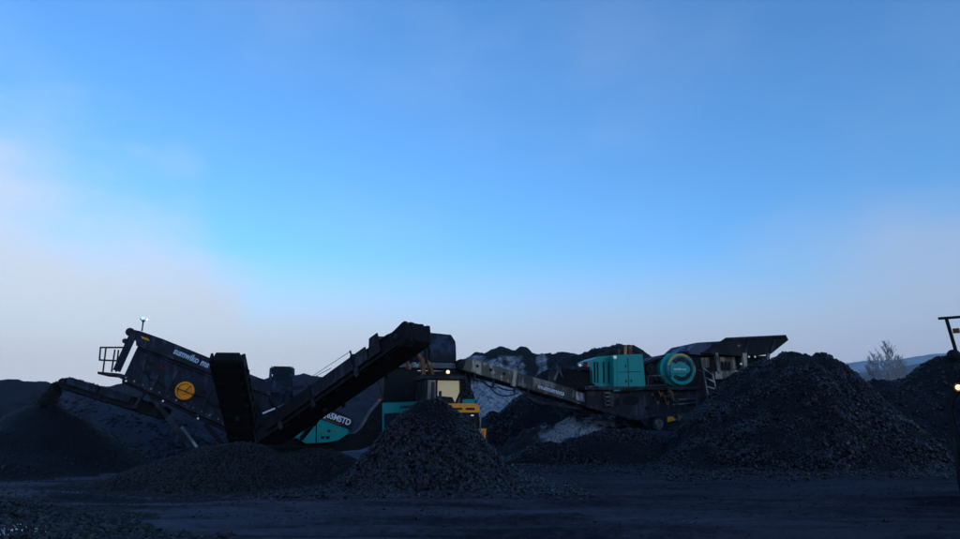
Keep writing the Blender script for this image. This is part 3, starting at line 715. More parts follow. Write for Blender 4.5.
# legs and chassis below the box
for a_, b_, w_, m_ in (((152, 397), (190, 446), .17, 'frame'), ((182, 427), (197, 447), .09, 'light'), ((145, 393), (134, 407), .09, 'frame'), ((205, 424), (232, 455), .15, 'dark')):
    one(lambda m: S.bar(m, a_, b_, .1, w_, .15), 'support_leg', M[m_], sc)
    one(lambda m: S.bar(m, a_, b_, 1.7, w_, .15), 'support_leg', M[m_], sc)
one(lambda m: S.poly(m, [(131, 405.5), (138, 406), (137, 409), (131, 408.5)], .0, 1.8), 'hanger_bracket', M['frame'], sc)
chas = one(lambda m: (S.poly(m, [(205, 447), (380, 431), (380, 442), (360, 450), (210, 462)], .15, .45), S.poly(m, [(205, 447), (380, 431), (380, 442), (360, 450), (210, 462)], 1.6, 1.9)), 'chassis_beam', M['dark'], sc)
def track(root, fr, x0, x1, ytop, ybot, d0, d1):
    """crawler track: belt of shoes round two sprockets"""
    a_, b_ = fr.P(x0, (ytop + ybot) / 2, d0), fr.P(x1, (ytop + ybot) / 2, d0)
    r_ = (fr.P(x0, ytop, d0).z - fr.P(x0, ybot, d0).z) / 2; dz = Vector((0, 0, 1)); b_.z = a_.z
    L_ = (b_ - a_).length; u_ = (b_ - a_).normalized()
    pts = [a_ + u_ * (math.sin(-q) * r_) + dz * (math.cos(q) * r_) for q in np.linspace(0, math.pi, 10)]
    pts += [b_ + u_ * (math.sin(q) * r_) - dz * (math.cos(q) * r_) for q in np.linspace(0, math.pi, 10)]
    tb = MB()
    for i in range(len(pts)):
        p_, q_ = pts[i], pts[(i + 1) % len(pts)]; ln = (q_ - p_).length; k_ = max(1, int(ln / .2))
        for j in range(k_):
            s0, s1 = p_.lerp(q_, j / k_), p_.lerp(q_, (j + .88) / k_)
            mid = (s0 + s1) / 2 + fr.n * (d1 - d0) / 2; e = (s1 - s0)
            tb.bar(s0 + fr.n * (d1 - d0) / 2, s1 + fr.n * (d1 - d0) / 2, d1 - d0, .06, up=e.cross(fr.n).normalized())
    t_ = tb.build('crawler_track', M['dark'], root)
    for c_ in (a_, b_):
        one(lambda m: m.lathe(c_ + fr.n * (d1 - d0) * .5, -fr.n, [(-(d1 - d0) * .35, 1e-3), (-(d1 - d0) * .35, r_ * .8), ((d1 - d0) * .42, r_ * .8), ((d1 - d0) * .42, r_ * .62), ((d1 - d0) * .55, r_ * .55), ((d1 - d0) * .55, 1e-3)], 20), 'sprocket', M['grey'], t_)
    one(lambda m: m.bar(a_ + fr.n * (d1 - d0) * .5, b_ + fr.n * (d1 - d0) * .5, (d1 - d0) * .5, r_ * .9), 'track_frame', M['frame'], t_)
gpx = lambda fr, px, d: None
def base_py(fr, px, d, z):
    """photo row of a point at height z on the frame's plane"""
    lo, hi = 400.0, 539.0
    for _ in range(40):
        mid = (lo + hi) / 2
        if fr.P(px, mid, d).z > z: lo = mid
        else: hi = mid
    return lo
yb = base_py(S, 300, .1, 0.02)
for d_ in (.0, 1.55): track(sc, S, 250, 330, yb - 17, yb - 1, d_, d_ + .4)
# mid frame: posts, beam, pale bars, hydraulics
mid = (((262, 391), (261.5, 447), 0, .20), ((288, 392), (288, 440), 0.2, .16), ((262, 392), (324, 384.5), -.02, .13), ((246, 402), (262, 392), 0.1, .12), ((300, 398), (330, 425), .3, .14), ((262, 430), (300, 425), .1, .13), ((270, 396), (288, 425), .5, .12))
for a_, b_, d_, w_ in mid:
    one(lambda m: S.bar(m, a_, b_, d_, w_, .14), 'frame_member', M['navy'], sc)
one(lambda m: S.bar(m, (262.5, 413.5), (275, 408.3), -.18, .06, .05), 'pale_bar', M['white'], sc)
one(lambda m: S.bar(m, (277.5, 407.2), (286.5, 403.6), -.18, .06, .05), 'pale_bar', M['beige'], sc)
one(lambda m: S.poly(m, [(247, 374), (263, 379), (277, 381), (290, 392), (288, 420), (262, 415), (250, 395)], .6, 1.7), 'transfer_hood', M['cover'], sc)
for i in range(4):
    one(lambda m: S.tube(m, [(243 + i * 2, 402 + i * 3), (250 + i * 2, 397 + i), (256 + i * 2, 405 + i * 3), (258 + i * 2, 425 + i)], -.12 - .03 * i, .022, 6), 'hydraulic_hose', M['rubber'], sc)
# far-side conveyor: only its head shows above the frame
hb = S.P(281, 400, 2.2); hh = S.P(282, 371, 5.0)
far, _, _ = conveyor(sc, 'far_side_conveyor', hb, hh, 0.85, .55, M['cover'], False, 5)
# left discharge conveyor
lt = S.P(168, 414, 0.95); lh = S.P(68, 383.0, 0.95)
lc, LP_, LL = conveyor(sc, 'left_conveyor', lt, lh, 1.0, .42, M['dark'], True, 9)
for q0, q1 in ((.36, .66), (.68, .97)):
    sgl = 1 if (LP_(0, 1, 0) - LP_(0, 0, 0)).dot(S.n) < 0 else -1
    one(lambda m: m.prism([LP_(LL * q0, sgl * .63, -.02), LP_(LL * q1, sgl * .63, -.02), LP_(LL * q1, sgl * .63, .24), LP_(LL * q0, sgl * .63, .24)], LP_(0, sgl * .03, 0) - LP_(0, 0, 0)), 'skirt_plate', M['navy'], lc)
# end-on conveyor
ct = atY(247, 446, 25.2); ch_ = atY(228, 359, 21.5)
ac, AP, AL = conveyor(sc, 'end_on_conveyor', ct, ch_, 0.74, .46, M['dark'], True, 8)
one(lambda m: [m.tube([AP(AL * .15, .46, -.1 - .1 * k), AP(AL * .95, .46, -.1)], .02, 6) for k in (0, 1)], 'edge_pipe', M['grey'], ac)
for sg in (-1, 1):
    one(lambda m: m.prism([AP(AL - .3, sg * .44, -.2), AP(AL + .12, sg * .44, -.2), AP(AL + .12, sg * .44, .12), AP(AL - .3, sg * .44, .12)], AP(0, sg * .07, 0) - AP(0, 0, 0)), 'drum_bearing', M['dark'], ac)
for sg in (-1, 1):
    for q in np.linspace(.08, .92, 9):
        one(lambda m: m.prism([AP(AL * q - .05, sg * .42, -.12), AP(AL * q + .06, sg * .42, -.16), AP(AL * q + .05, sg * .42, .26), AP(AL * q - .05, sg * .42, .20)], AP(0, sg * rnd.uniform(.05, .11), 0) - AP(0, 0, 0)), 'idler_bracket', M['dark'], ac)
one(lambda m: m.bar(AP(AL * .45, 0, -.35), S.P(250, 440, .2), .12, .14), 'support_strut', M['dark'], ac)
# middle conveyor rising to the right
bt = atY(268, 437, 24.2); bh = atY(410, 338.5, 20.2)
bc, BP, BL = conveyor(sc, 'middle_conveyor', bt, bh, 0.95, .52, M['dark'], True, 11)
def plate(t0, t1, z0, z1, sg, nm, mt, sk=0.25):
    x = sg * (.475 + .11)
    one(lambda m: m.prism([BP(t0, x, z0), BP(t1 - sk * .3, x, z0), BP(t1, x, z1), BP(t0 + sk, x, z1)], BP(0, sg * .04, 0) - BP(0, 0, 0)), nm, mt, bc)
for sg in (1, -1):
    plate(BL * .83, BL * .915, -.12, .44, sg, 'guard_plate', M['frame'])
    for q in (.735, .44, .2): plate(BL * q, BL * q + .15, -.36, .34, sg, 'frame_collar', M['frame'], 0)
    plate(BL * .10, BL * .46, -.10, .31, sg, 'skirt_plate', M['dark'], 0)
    plate(BL * .46, BL * .83, -.10, .30, sg, 'skirt_plate', M['frame'], 0)
# rubber apron round the head
ap = MB()
pr_ = [(BL * .915, .22), (BL * .95, .20), (BL + .02, .24), (BL + .30, .30), (BL + .40, .26), (BL + .38, .02), (BL + .30, -.22), (BL + .10, -.32), (BL * .94, -.30), (BL * .90, -.34)]
for k_ in range(8):
    x0_ = -.53 + 1.06 * k_ / 8; j_ = [rnd.uniform(-.03, .03) for _ in pr_]
    ap.prism([BP(a_ + j_[i_], x0_, b_ + j_[-i_ - 1]) for i_, (a_, b_) in enumerate(pr_)], (BP(0, 1.06 / 8, 0) - BP(0, 0, 0)))
ap.build('head_hood', M['rubber'], bc)
for q in (.735, .44):
    one(lambda m: m.tube([BP(BL * q, .55, .36), BP(BL * q, .55, .52)], .03, 6), 'stay_post', M['frame'], bc)
one(lambda m: m.tube([BP(BL * .735, .55, .5), S.P(305, 381, .6)], .010, 5), 'stay_cable', M['frame'], sc)
one(lambda m: m.tube([BP(BL * .6, .55, .42), S.P(303, 383, .8)], .010, 5), 'stay_cable', M['frame'], sc)
one(lambda m: m.bar(BP(BL * .42, 0, -.35), S.P(300, 440, .2), .12, .14), 'support_strut', M['dark'], bc)
# engine cover with lettering
ec = one(lambda m: S.poly(m, [(317, 417.5), (347.5, 429), (349, 433), (338, 440.5), (327, 442.3), (317, 443)], -.25, 1.5), 'engine_door', M['teal'], sc)
one(lambda m: S.poly(m, [(294, 436.5), (311, 421), (315.6, 420), (315.6, 443), (306, 443.5)], -.22, 1.5), 'engine_door', M['teal'], sc)
band = one(lambda m: S.poly(m, [(317, 415.8), (329, 406), (354, 420), (353, 430), (348, 428.5)], -.30, 1.6), 'name_panel', M['navy'], sc)
one(lambda m: S.poly(m, [(317, 416), (341, 424.2), (341, 425.4), (317, 417.2)], -.33, -.30), 'trim_strip', M['rust'], band)
tp = S.P(324, 416.3, -.305); tq = S.P(349.5, 425.4, -.305)
text_mesh('J65MSTD', 'lettering', M['white'], band, tp, tq - tp, (0, 0, 1), .23, (tq - tp).length, 0.03)
for (x_, y_) in ((321, 431.7), (335, 430.5)):
    one(lambda m: S.poly(m, [(x_ - 2.4, y_ + .9), (x_ + 2, y_ + 1.2), (x_ + 2.6, y_ - .8), (x_ - 1, y_ - 1.2)], -.262, -.25), 'yellow_sticker', M['yel'], ec)
one(lambda m: m.lathe(S.P(329, 431, -.25), -S.n, [(0, .06), (.02, .06), (.02, 1e-3)], 12), 'door_latch', M['dark'], ec)
for x_ in (321, 326): one(lambda m: S.poly(m, [(x_, 436), (x_ + 3.5, 436), (x_ + 3.5, 439), (x_, 439)], -.262, -.25), 'vent', M['dark'], ec)
# feeder arm to the hopper, hopper and its coal
arm = one(lambda m: S.poly(m, [(340, 447), (362, 428), (372, 411), (383, 399), (384, 436), (378, 446)], .1, 1.6), 'feeder_arm', M['dark'], sc)
one(lambda m: m.lathe(S.P(372.5, 424, .1), -S.n, [(0, .26), (.05, .26), (.05, .20), (.0, .19)], 24), 'arm_port', M['frame'], arm)
one(lambda m: S.tube(m, [(376, 376), (383, 398)], -.1, .035, 6), 'stay_rod', M['frame'], sc)
hp = one(lambda m: (S.poly(m, [(385, 369), (418, 369), (416, 403), (383, 403)], .0, .1), S.poly(m, [(385, 369), (388, 369), (386, 403), (383, 403)], .1, 2.6), S.poly(m, [(386, 371), (470, 371), (472, 402), (384, 402)], 2.6, 2.7)), 'hopper', M['rubber'], sc)
one(lambda m: S.poly(m, [(382.5, 403), (475, 399), (475, 403.5), (416, 405), (400, 406), (400, 413), (393.5, 413), (393.5, 434.5), (382.5, 434.5)], -.06, 1.2), 'hopper_base', M['teal'], sc)
one(lambda m: S.poly(m, [(384.6, 413.5), (396.7, 412.8), (396.7, 427), (384.6, 427.3)], -.14, -.06), 'control_box', M['navy'], sc)
one(lambda m: S.poly(m, [(400, 408.5), (413, 408.5), (416, 414.5), (412, 416.3), (400, 416.3)], -.20, .5), 'tool_box', M['teal'], sc)
one(lambda m: S.poly(m, [(401.5, 416.5), (411.5, 416.5), (407, 426.5), (403, 427)], -.18, .4), 'orange_bracket', M['orange'], sc)
one(lambda m: S.poly(m, [(384, 434), (476, 403.5), (476, 440), (384, 444)], .2, 1.1), 'hopper_frame', M['dark'], sc)
for x_ in (388, 470):
    yy = base_py(S, x_, .3, gz1(S.P(x_, 440, .3).x, S.P(x_, 440, .3).y))
    one(lambda m: S.bar(m, (x_, 430), (x_, yy), .4, .2, .2), 'hopper_leg', M['dark'], sc)
one(lambda m: m.lathe(S.P(379.5, 400, -.1), -S.n, [(0, .05), (.03, .05), (.03, 1e-3)], 10), 'tail_lamp', M['red'], sc)
# coal heaped in the hopper
hc = S.P(465, 400, 1.2); hcz = S.P(465, 375, 1.2).z
fnh = lambda X, Y: hc.z - .1 + (hcz - hc.z + .1) * np.clip(1 - np.sqrt(((X - hc.x) / .48) ** 2 + ((Y - hc.y) / 1.0) ** 2), 0, 1) + .08 * fbm(X * 3, Y * 3, 4, 3)
gx = np.linspace(hc.x - .5, hc.x + .46, 24); gy = np.linspace(hc.y - 1, hc.y + 1, 24)
ho = grid_obj('coal_heap', gx - hc.x, gy - hc.y, lambda X, Y: fnh(X + hc.x, Y + hc.y) - hc.z, M['coal']); ho.location = hc
tag(ho, 'small steep black coal heap showing beside the lit loader cab, over a teal ledge', 'coal heap', HG)
px = rng.uniform(hc.x - .5, hc.x + .45, 700); py = rng.uniform(hc.y - 1, hc.y + 1, 700)
lumps('coal_lumps', np.stack([px, py, fnh(px, py)], -1), rng.uniform(.02, .07, 700), M['lump'], ho)
# coal falling from the left conveyor
n_ = 5200; s_ = rng.random(n_); h0 = np.array(lh) - np.array(S.u) * .28; ap_ = np.array(atY(47, 405, 25.4))
fx = h0[None] + (ap_ - h0)[None] * np.stack([s_ ** .9, s_ ** .9, s_ ** 1.25], -1)
fx += rng.normal(0, 1, (n_, 3)) * (np.array([.045, .20, .045])[None] * (.5 + .8 * s_[:, None]))
fo = lumps('falling_coal', fx, rng.uniform(.012, .04, n_), M['lumpfine'], None, 0)

tag(fo, 'stream of coal dust falling off the leftmost conveyor onto its cone', 'falling coal')

# ------------------------------------------------------------------ wheel loader
LR = Vector((-0.78, 24.6, 0)); LH = math.atan2(1.75, 6.0)
lroot = Vector((LR.x - math.sin(LH) * 1.9, LR.y + math.cos(LH) * 1.9, 0)); lroot.z = gz1(lroot.x, lroot.y)
ld = thing('wheel_loader', lroot, 'orange wheel loader seen from behind, bucket raised high, cab window lit', 'wheel loader', LH)
def lp(fn, name, mat, parent=ld, **k):
    m = MB(); fn(m); return m.build(name, mat, parent, local=True, **k)
def wheel(cx, cy, r, wd):
    sg = 1 if cx > 0 else -1
    ty = lp(lambda m: (m.lathe((cx, cy, r), (sg, 0, 0), [(-wd / 2, r * .52), (-wd / 2, r * .85), (-wd * .38, r * .97), (wd * .38, r * .97), (wd / 2, r * .85), (wd / 2, r * .52), (wd * .2, r * .5)], 36),
                       [m.bar(Vector((cx - wd * .46, cy + math.cos(q) * r * .96, r + math.sin(q) * r * .96)), Vector((cx + wd * .46, cy + math.cos(q + .12) * r * .96, r + math.sin(q + .12) * r * .96)), .09, .07, (0, math.cos(q), math.sin(q))) for q in np.linspace(0, 2 * math.pi, 23)[:-1]]), 'wheel', M['tyre'])
    lp(lambda m: m.lathe((cx, cy, r), (sg, 0, 0), [(wd * .36, r * .54), (wd * .36, r * .48), (wd * .15, r * .42), (wd * .12, r * .22), (wd * .3, r * .2), (wd * .3, 1e-3)], 28), 'rim', M['orange'], ty)
for cx in (-1.08, 1.08):
    for cy in (0, 3.1): wheel(cx, cy, .82, .6)
lp(lambda m: m.prism([(-.55, -1.85, .7), (-.55, 1.6, .65), (-.55, 1.6, 1.25), (-.55, -1.85, 1.35)], (1.1, 0, 0)), 'rear_frame', M['dark'])
lp(lambda m: m.prism([(-.5, 1.65, .65), (-.5, 3.5, .6), (-.5, 3.5, 1.3), (-.5, 2.9, 2.1), (-.5, 2.2, 2.0), (-.5, 1.65, 1.3)], (1.0, 0, 0)), 'front_frame', M['orange'])
lp(lambda m: [m.tube([(0, 3.1, .82), (sg * .85, 3.1, .82)], .18, 10) for sg in (-1, 1)] + [m.tube([(0, 0, .82), (sg * .85, 0, .82)], .18, 10) for sg in (-1, 1)], 'axle', M['dark'])
# engine hood: orange cap with three vents on a dark grille body
lp(lambda m: m.prism([(-.78, -1.86, 1.25), (.78, -1.86, 1.25), (.78, .15, 1.3), (-.78, .15, 1.3)], (0, 0, .72)), 'engine_bay', M['dark'])
hood = lp(lambda m: m.prism([(-.80, -1.93, 1.97), (.80, -1.93, 1.97), (.80, -1.93, 2.14), (.66, -1.93, 2.28), (-.66, -1.93, 2.28), (-.80, -1.93, 2.14)], (0, 2.05, .04)), 'hood', M['orange'])
for x_ in (-.45, 0, .45): lp(lambda m: m.box(x_ - .16, x_ + .16, -1.945, -1.90, 2.06, 2.13), 'vent', M['dark'], hood)
gr = lp(lambda m: (m.box(-.72, .72, -1.90, -1.862, 1.30, 1.92)), 'grille', M['dark'])
for i in range(9): lp(lambda m: m.box(-.66, .66, -1.93, -1.902, 1.33 + i * .063, 1.36 + i * .063), 'slat', M['frame'], gr)
for sg in (-1, 1):
    lp(lambda m: m.tube([(sg * .80, -1.97, 1.05), (sg * .80, -1.97, 1.95), (sg * .76, -1.90, 2.0)], .03, 8), 'grab_rail', M['light'])
    lp(lambda m: m.box(sg * .52 - .05, sg * .52 + .05, -1.96, -1.93, 1.85, 1.90), 'rear_lamp', M['dimlamp'])
lp(lambda m: m.box(-.16, -.09, -1.96, -1.93, 1.62, 1.66), 'badge', M['white'])
lp(lambda m: m.prism([(-.9, -2.0, .55), (.9, -2.0, .55), (.9, -2.0, 1.2), (-.9, -2.0, 1.2)], (0, .35, 0)), 'counterweight', M['dark'])
for sg in (-1, 1):
    prof = [(math.cos(q) * .98, .82 + math.sin(q) * .98) for q in np.linspace(math.pi * .30, math.pi * .97, 10)]
    x0 = .78 if sg > 0 else -1.38
    fd = lp(lambda m: m.prism([(x0, y_, z_) for y_, z_ in prof] + [(x0, y_ * 1.06, .82 + (z_ - .82) * 1.06) for y_, z_ in prof[::-1]], (.6, 0, 0)), 'fender', M['dark'])
    lp(lambda m: m.prism([(x0 + .04, -1.10, .98), (x0 + .46, -1.10, .98), (x0 + .50, -1.10, 1.42), (x0 + .04, -1.10, 1.42)], (0, .09, 0)), 'fender_tail', M['orange'], fd)
    lp(lambda m: m.box(x0 + .12, x0 + .40, -1.13, -1.102, 1.18, 1.34), 'tail_lamp', M['red'], fd)
# cab
cabf = lp(lambda m: (m.box(-.74, .74, .15, 1.7, 1.3, 2.05), m.box(-.80, .80, .05, 1.85, 3.22, 3.38),
                     [m.bar((x_, y_, 2.05), (x_ * .95, y_, 3.22), .1, .1) for x_ in (-.69, .69) for y_ in (.2, .95, 1.65)],
                     m.bar((-.27, .17, 2.05), (-.27, .17, 3.22), .05, .05), m.box(-.24, .64, .20, .22, 2.05, 2.62)), 'cab', M['dark'])
lp(lambda m: m.box(-.80, .80, .02, .05, 3.23, 3.33), 'roof_edge', M['frame'], cabf)
lp(lambda m: m.box(-.62, -.28, .19, .21, 2.10, 3.18), 'rear_window', M['glass'], cabf)
lp(lambda m: m.prism([(-.26, .19, 2.60), (.34, .19, 2.56), (.44, .19, 2.36), (.64, .19, 2.80), (.64, .19, 3.17), (-.26, .19, 3.17)], (0, .02, 0)), 'lit_rear_window', M['cabglow'], cabf)
lp(lambda m: m.prism([(.45, .16, 2.05), (.66, .16, 2.05), (.66, .16, 2.62), (.60, .16, 2.56)], (0, .02, 0)), 'window_trim', M['light'], cabf)
for x_ in (-.70, .68): lp(lambda m: m.box(x_, x_ + .02, .27, 1.6, 2.1, 3.18), 'side_window', M['glass'], cabf)
lp(lambda m: m.box(-.45, -.36, .10, .16, 2.1, 3.1), 'window_reflection', M['blue'], cabf)  # blue strip painted in as a reflection on the cab window
be = lp(lambda m: m.lathe((.20, .35, 3.38), (0, 0, 1), [(0, .10), (.04, .10), (.06, .07), (.06, 1e-3)], 14), 'beacon_base', M['dark'], cabf)
lp(lambda m: m.sph((.20, .35, 3.50), .07, 12, 8), 'beacon', M['warm'], cabf)
lp(lambda m: m.tube([(-.3, -.55, 2.3), (-.3, -.55, 2.75)], .055, 10), 'exhaust_pipe', M['frame'])
for sg in (-1, 1):
    mi = lp(lambda m: m.tube([(sg * .74, 1.6, 2.9), (sg * 1.05, 1.7, 2.95)], .02, 6), 'mirror_arm', M['dark'], cabf)
    lp(lambda m: m.box(sg * 1.05 - .1, sg * 1.05 + .1, 1.68, 1.73, 2.65, 3.0), 'mirror', M['dark'], cabf)
# lift arms, tilt linkage and bucket, raised over the hopper
PB = Vector((0, 5.35, 4.25))
for sg in (-1, 1):
    x_ = sg * .42
    lp(lambda m: m.prism([(x_, 2.35, 1.75), (x_, 2.75, 1.70), (x_, 4.25, 3.20), (x_, 5.42, 4.13), (x_, 5.30, 4.42), (x_, 3.9, 3.45), (x_, 2.4, 2.1)], (.12 * sg, 0, 0)), 'lift_arm', M['rust'])
    lp(lambda m: (m.tube([(sg * .3, 2.6, 1.2), (sg * .3, 3.6, 2.5)], .085, 10), m.tube([(sg * .3, 3.5, 2.37), (sg * .3, 4.1, 3.1)], .05, 8)), 'lift_cylinder', M['grey'])
lp(lambda m: m.tube([(-.5, 3.9, 3.15), (.5, 3.9, 3.15)], .13, 10), 'cross_tube', M['rust'])
lp(lambda m: m.prism([(-.07, 3.6, 3.35), (-.07, 3.95, 3.05), (-.07, 4.35, 4.15), (-.07, 4.15, 4.35)], (.14, 0, 0)), 'tilt_lever', M['rust'])
lp(lambda m: m.bar((0, 4.2, 4.2), (0, 5.25, 4.62), .1, .14), 'tilt_link', M['rust'])
lp(lambda m: (m.tube([(.0, 2.6, 2.0), (.0, 3.1, 2.8)], .1, 10), m.tube([(.0, 3.0, 2.65), (.0, 3.7, 3.4)], .055, 8)), 'tilt_cylinder', M['grey'])
bw = 1.72; ysh = 5.25
bprof = [(.55, 4.02), (.10, 4.12), (-.02, 4.30), (-.03, 4.62), (.02, 4.95), (.14, 5.24), (.42, 5.38), (.95, 5.46)]
bucket = MB()
inner = [(y_ + .05, z_ + (.03 if i < 3 else -.01)) for i, (y_, z_) in enumerate(bprof)]
ring = [(-bw, ysh + y_, z_) for y_, z_ in bprof] + [(-bw, ysh + y_ + .03, z_ + (-.05 if i < 3 else .05)) for i, (y_, z_) in enumerate([(b[0], b[1]) for b in bprof[::-1]])]
bucket.prism([(-bw, ysh + y_, z_) for y_, z_ in bprof] + [(-bw, ysh + y_ + .05, z_ - (.04 if z_ > 5.2 else -.04)) for y_, z_ in bprof[::-1]], (2 * bw, 0, 0))
for sg in (-1, 1):
    bucket.prism([(sg * bw, ysh + y_, z_) for y_, z_ in bprof], (sg * .04, 0, 0))
bk = bucket.build('bucket', M['navy'], ld, local=True)
lp(lambda m: m.prism([(-bw - .03, ysh - .05, 4.00), (-bw - .03, ysh + .75, 3.93), (-bw - .03, ysh + .75, 4.02), (-bw - .03, ysh - .03, 4.24)], (2 * bw + .06, 0, 0)), 'cutting_edge', M['light'], bk)
for x_ in (-.55, -.36, .30, .49, -.06):
    lp(lambda m: m.prism([(x_, ysh - .01, 4.15), (x_, ysh - .16, 4.25), (x_, ysh - .17, 4.75), (x_, ysh + .02, 5.02)], (.06, 0, 0)), 'bucket_bracket', M['dark'], bk)
lp(lambda m: m.prism([(-bw * .45, ysh + .10, 5.30), (-bw * .40, ysh + .10, 5.46), (bw * .35, ysh + .12, 5.60), (bw * .9, ysh + .12, 5.54), (bw * .98, ysh + .12, 5.34)], (0, .05, 0)), 'spill_guard', M['navy'], bk)

# ------------------------------------------------------------------ crusher
K = Frame(640, 33.0, 12)
ko = K.P(645, 425, 1.2); ko.z = gz1(ko.x, ko.y)
cr = thing('jaw_crusher', ko, 'teal and grey jaw crusher on crawler tracks with round flywheel and long conveyor', 'crusher')
chs = one(lambda m: (K.poly(m, [(585.5, 389), (587, 405), (637, 418.5), (648, 418), (658, 413), (707, 408.5), (722, 406), (722, 392), (700, 390), (648, 390)], .0, .16),
                     K.poly(m, [(585.5, 389), (587, 405), (637, 418.5), (648, 418), (658, 413), (707, 408.5), (760, 400), (760, 392), (700, 390), (648, 390)], 2.2, 2.36)), 'chassis', M['frame'], cr)
for cx_, cy_, rx_, ry_ in ((631, 400.5, 8, 5), (617.5, 402, 2.4, 4.5), (648, 408, 3, 2.5), (690, 403, 6, 3), (668, 402, 4, 3)):
    one(lambda m: K.poly(m, [(cx_ + rx_ * math.cos(q), cy_ + ry_ * math.sin(q)) for q in np.linspace(0, 2 * math.pi, 19)[:-1]], -.02, .0), 'chassis_opening', M['rubber'], chs)
one(lambda m: (K.poly(m, [(586, 403), (637, 417), (637, 420), (586, 407)], -.06, 0), K.poly(m, [(637, 417.3), (658, 412.5), (707, 407.5), (707, 410), (658, 415.5), (637, 420.2)], -.06, 0)), 'chassis_flange', M['frame'], chs)
one(lambda m: K.poly(m, [(588, 391), (760, 391), (760, 399), (700, 405), (640, 412), (590, 402)], .4, 2.0), 'underbody', M['rubber'], cr)
trz = base_py(K, 680, .0, ko.z + .0)
for d_ in (-.15, 1.95): track(cr, K, 659, 735, trz - 14, trz - .6, d_, d_ + .45)
one(lambda m: K.poly(m, [(668, 417), (673, 416.5), (676, 420), (668, 422)], -.25, -.16), 'track_guard', M['orange'], cr)
one(lambda m: K.poly(m, [(678, 415), (702, 415), (694, 421), (679, 421)], -.25, -.16), 'track_guard', M['grey'], cr)
# teal power unit
pu = one(lambda m: K.poly(m, [(613.5, 355), (642.5, 354), (646, 389.5), (614, 391.3)], -.25, 2.3), 'power_unit', M['teal'], cr)
one(lambda m: K.poly(m, [(591.5, 360), (599, 356.5), (613.8, 355.2), (614.2, 391), (598, 387.5), (593, 383)], .25, 2.2), 'power_unit_end', M['teal'], cr)
one(lambda m: K.poly(m, [(617, 358), (639.5, 357.2), (642, 386), (617.5, 387.5)], -.27, -.25), 'service_door', M['teal'], pu)
one(lambda m: K.poly(m, [(620, 389), (638, 388), (634, 390.6), (621, 391.6)], -.29, -.26), 'scuffed_edge', M['dark'], pu)
for x_ in (594, 597, 603, 608): one(lambda m: K.poly(m, [(x_, 362), (x_ + 1.3, 361.7), (x_ + 1.7, 383), (x_ + .4, 383)], .22, .25), 'louvre', M['dark'], pu)
for seam in ([(627.5, 357.5), (628.2, 357.5), (629.2, 387), (628.5, 387)], [(617.3, 372), (640.8, 371.2), (640.85, 371.7), (617.3, 372.5)]):
    one(lambda m: K.poly(m, seam, -.278, -.27), 'door_seam', M['dark'], pu)
for x_, y_ in ((626, 380), (631, 379.7), (625.6, 365)): one(lambda m: K.poly(m, [(x_, y_), (x_ + .9, y_), (x_ + .9, y_ + 2.2), (x_, y_ + 2.2)], -.31, -.27), 'door_handle', M['dark'], pu)
one(lambda m: m.sph(K.P(615, 357.5, -.34), .085, 12, 8), 'work_lamp', M['dimlamp'], pu)
for x_ in (619, 625.5, 630.5): one(lambda m: K.tube(m, [(x_, 355), (x_, 346 if x_ > 620 else 349)], 1.2, .07 if x_ > 620 else .03, 8), 'exhaust_stack', M['rust'], pu)
# chassis deck, rails and machinery
one(lambda m: K.poly(m, [(585, 386.5), (700, 386.5), (700, 389.5), (585, 389.5)], -.28, 2.4), 'deck', M['frame'], cr)
for pts_ in ([(646, 386), (666, 385), (677, 404)], [(673, 400), (697, 398.5)], [(673, 405), (697, 402.5)], [(697, 398.5), (697, 406)], [(648, 376), (664, 375.5), (666, 385)], [(648, 376), (648, 386)], [(588, 387), (598, 386)]):
    one(lambda m: K.tube(m, pts_, -.34, .035, 8), 'handrail', M['grey'], cr)
eng = one(lambda m: K.poly(m, [(644, 362), (658, 356), (672, 354), (700, 352), (702, 388), (646, 388)], .35, 2.1), 'jaw_housing', M['dark'], cr)
one(lambda m: K.poly(m, [(645, 361.5), (664, 354.5), (672, 355), (672, 357), (664, 357), (645, 364)], .0, 1.6), 'belt_guard', M['cover'], cr)
for x_, y_, r_ in ((650, 369, .26), (656, 377, .2), (649, 380, .18), (662, 392, .2), (656, 396, .22), (664, 402, .16), (645, 395, .2)):
    one(lambda m: m.lathe(K.P(x_, y_, .34), -K.n, [(0, r_), (.12, r_), (.14, r_ * .7), (.14, r_ * .3), (.2, r_ * .28), (.2, 1e-3)], 18), 'pulley', M['frame'], eng)
for i in range(9):
    x_ = 647 + rnd.uniform(0, 22); y_ = 391 + rnd.uniform(0, 8)
    one(lambda m: K.tube(m, [(x_, y_), (x_ + 3, y_ + rnd.uniform(-3, 5)), (x_ + 6, y_ + rnd.uniform(2, 8)), (x_ + 9, y_ + rnd.uniform(0, 6))], -.05 - .03 * (i % 4), .028, 6), 'hydraulic_hose', M['rubber' if i % 3 else 'rust'], cr)
for i in range(6):
    x_ = 651 + i * 3.1; y_ = 393 + (i * 37 % 11)
    one(lambda m: K.poly(m, [(x_, y_), (x_ + 2.6, y_), (x_ + 2.6, y_ + 3), (x_, y_ + 3)], -.1, .1), 'valve_block', M[('grey', 'frame', 'rust')[i % 3]], cr)
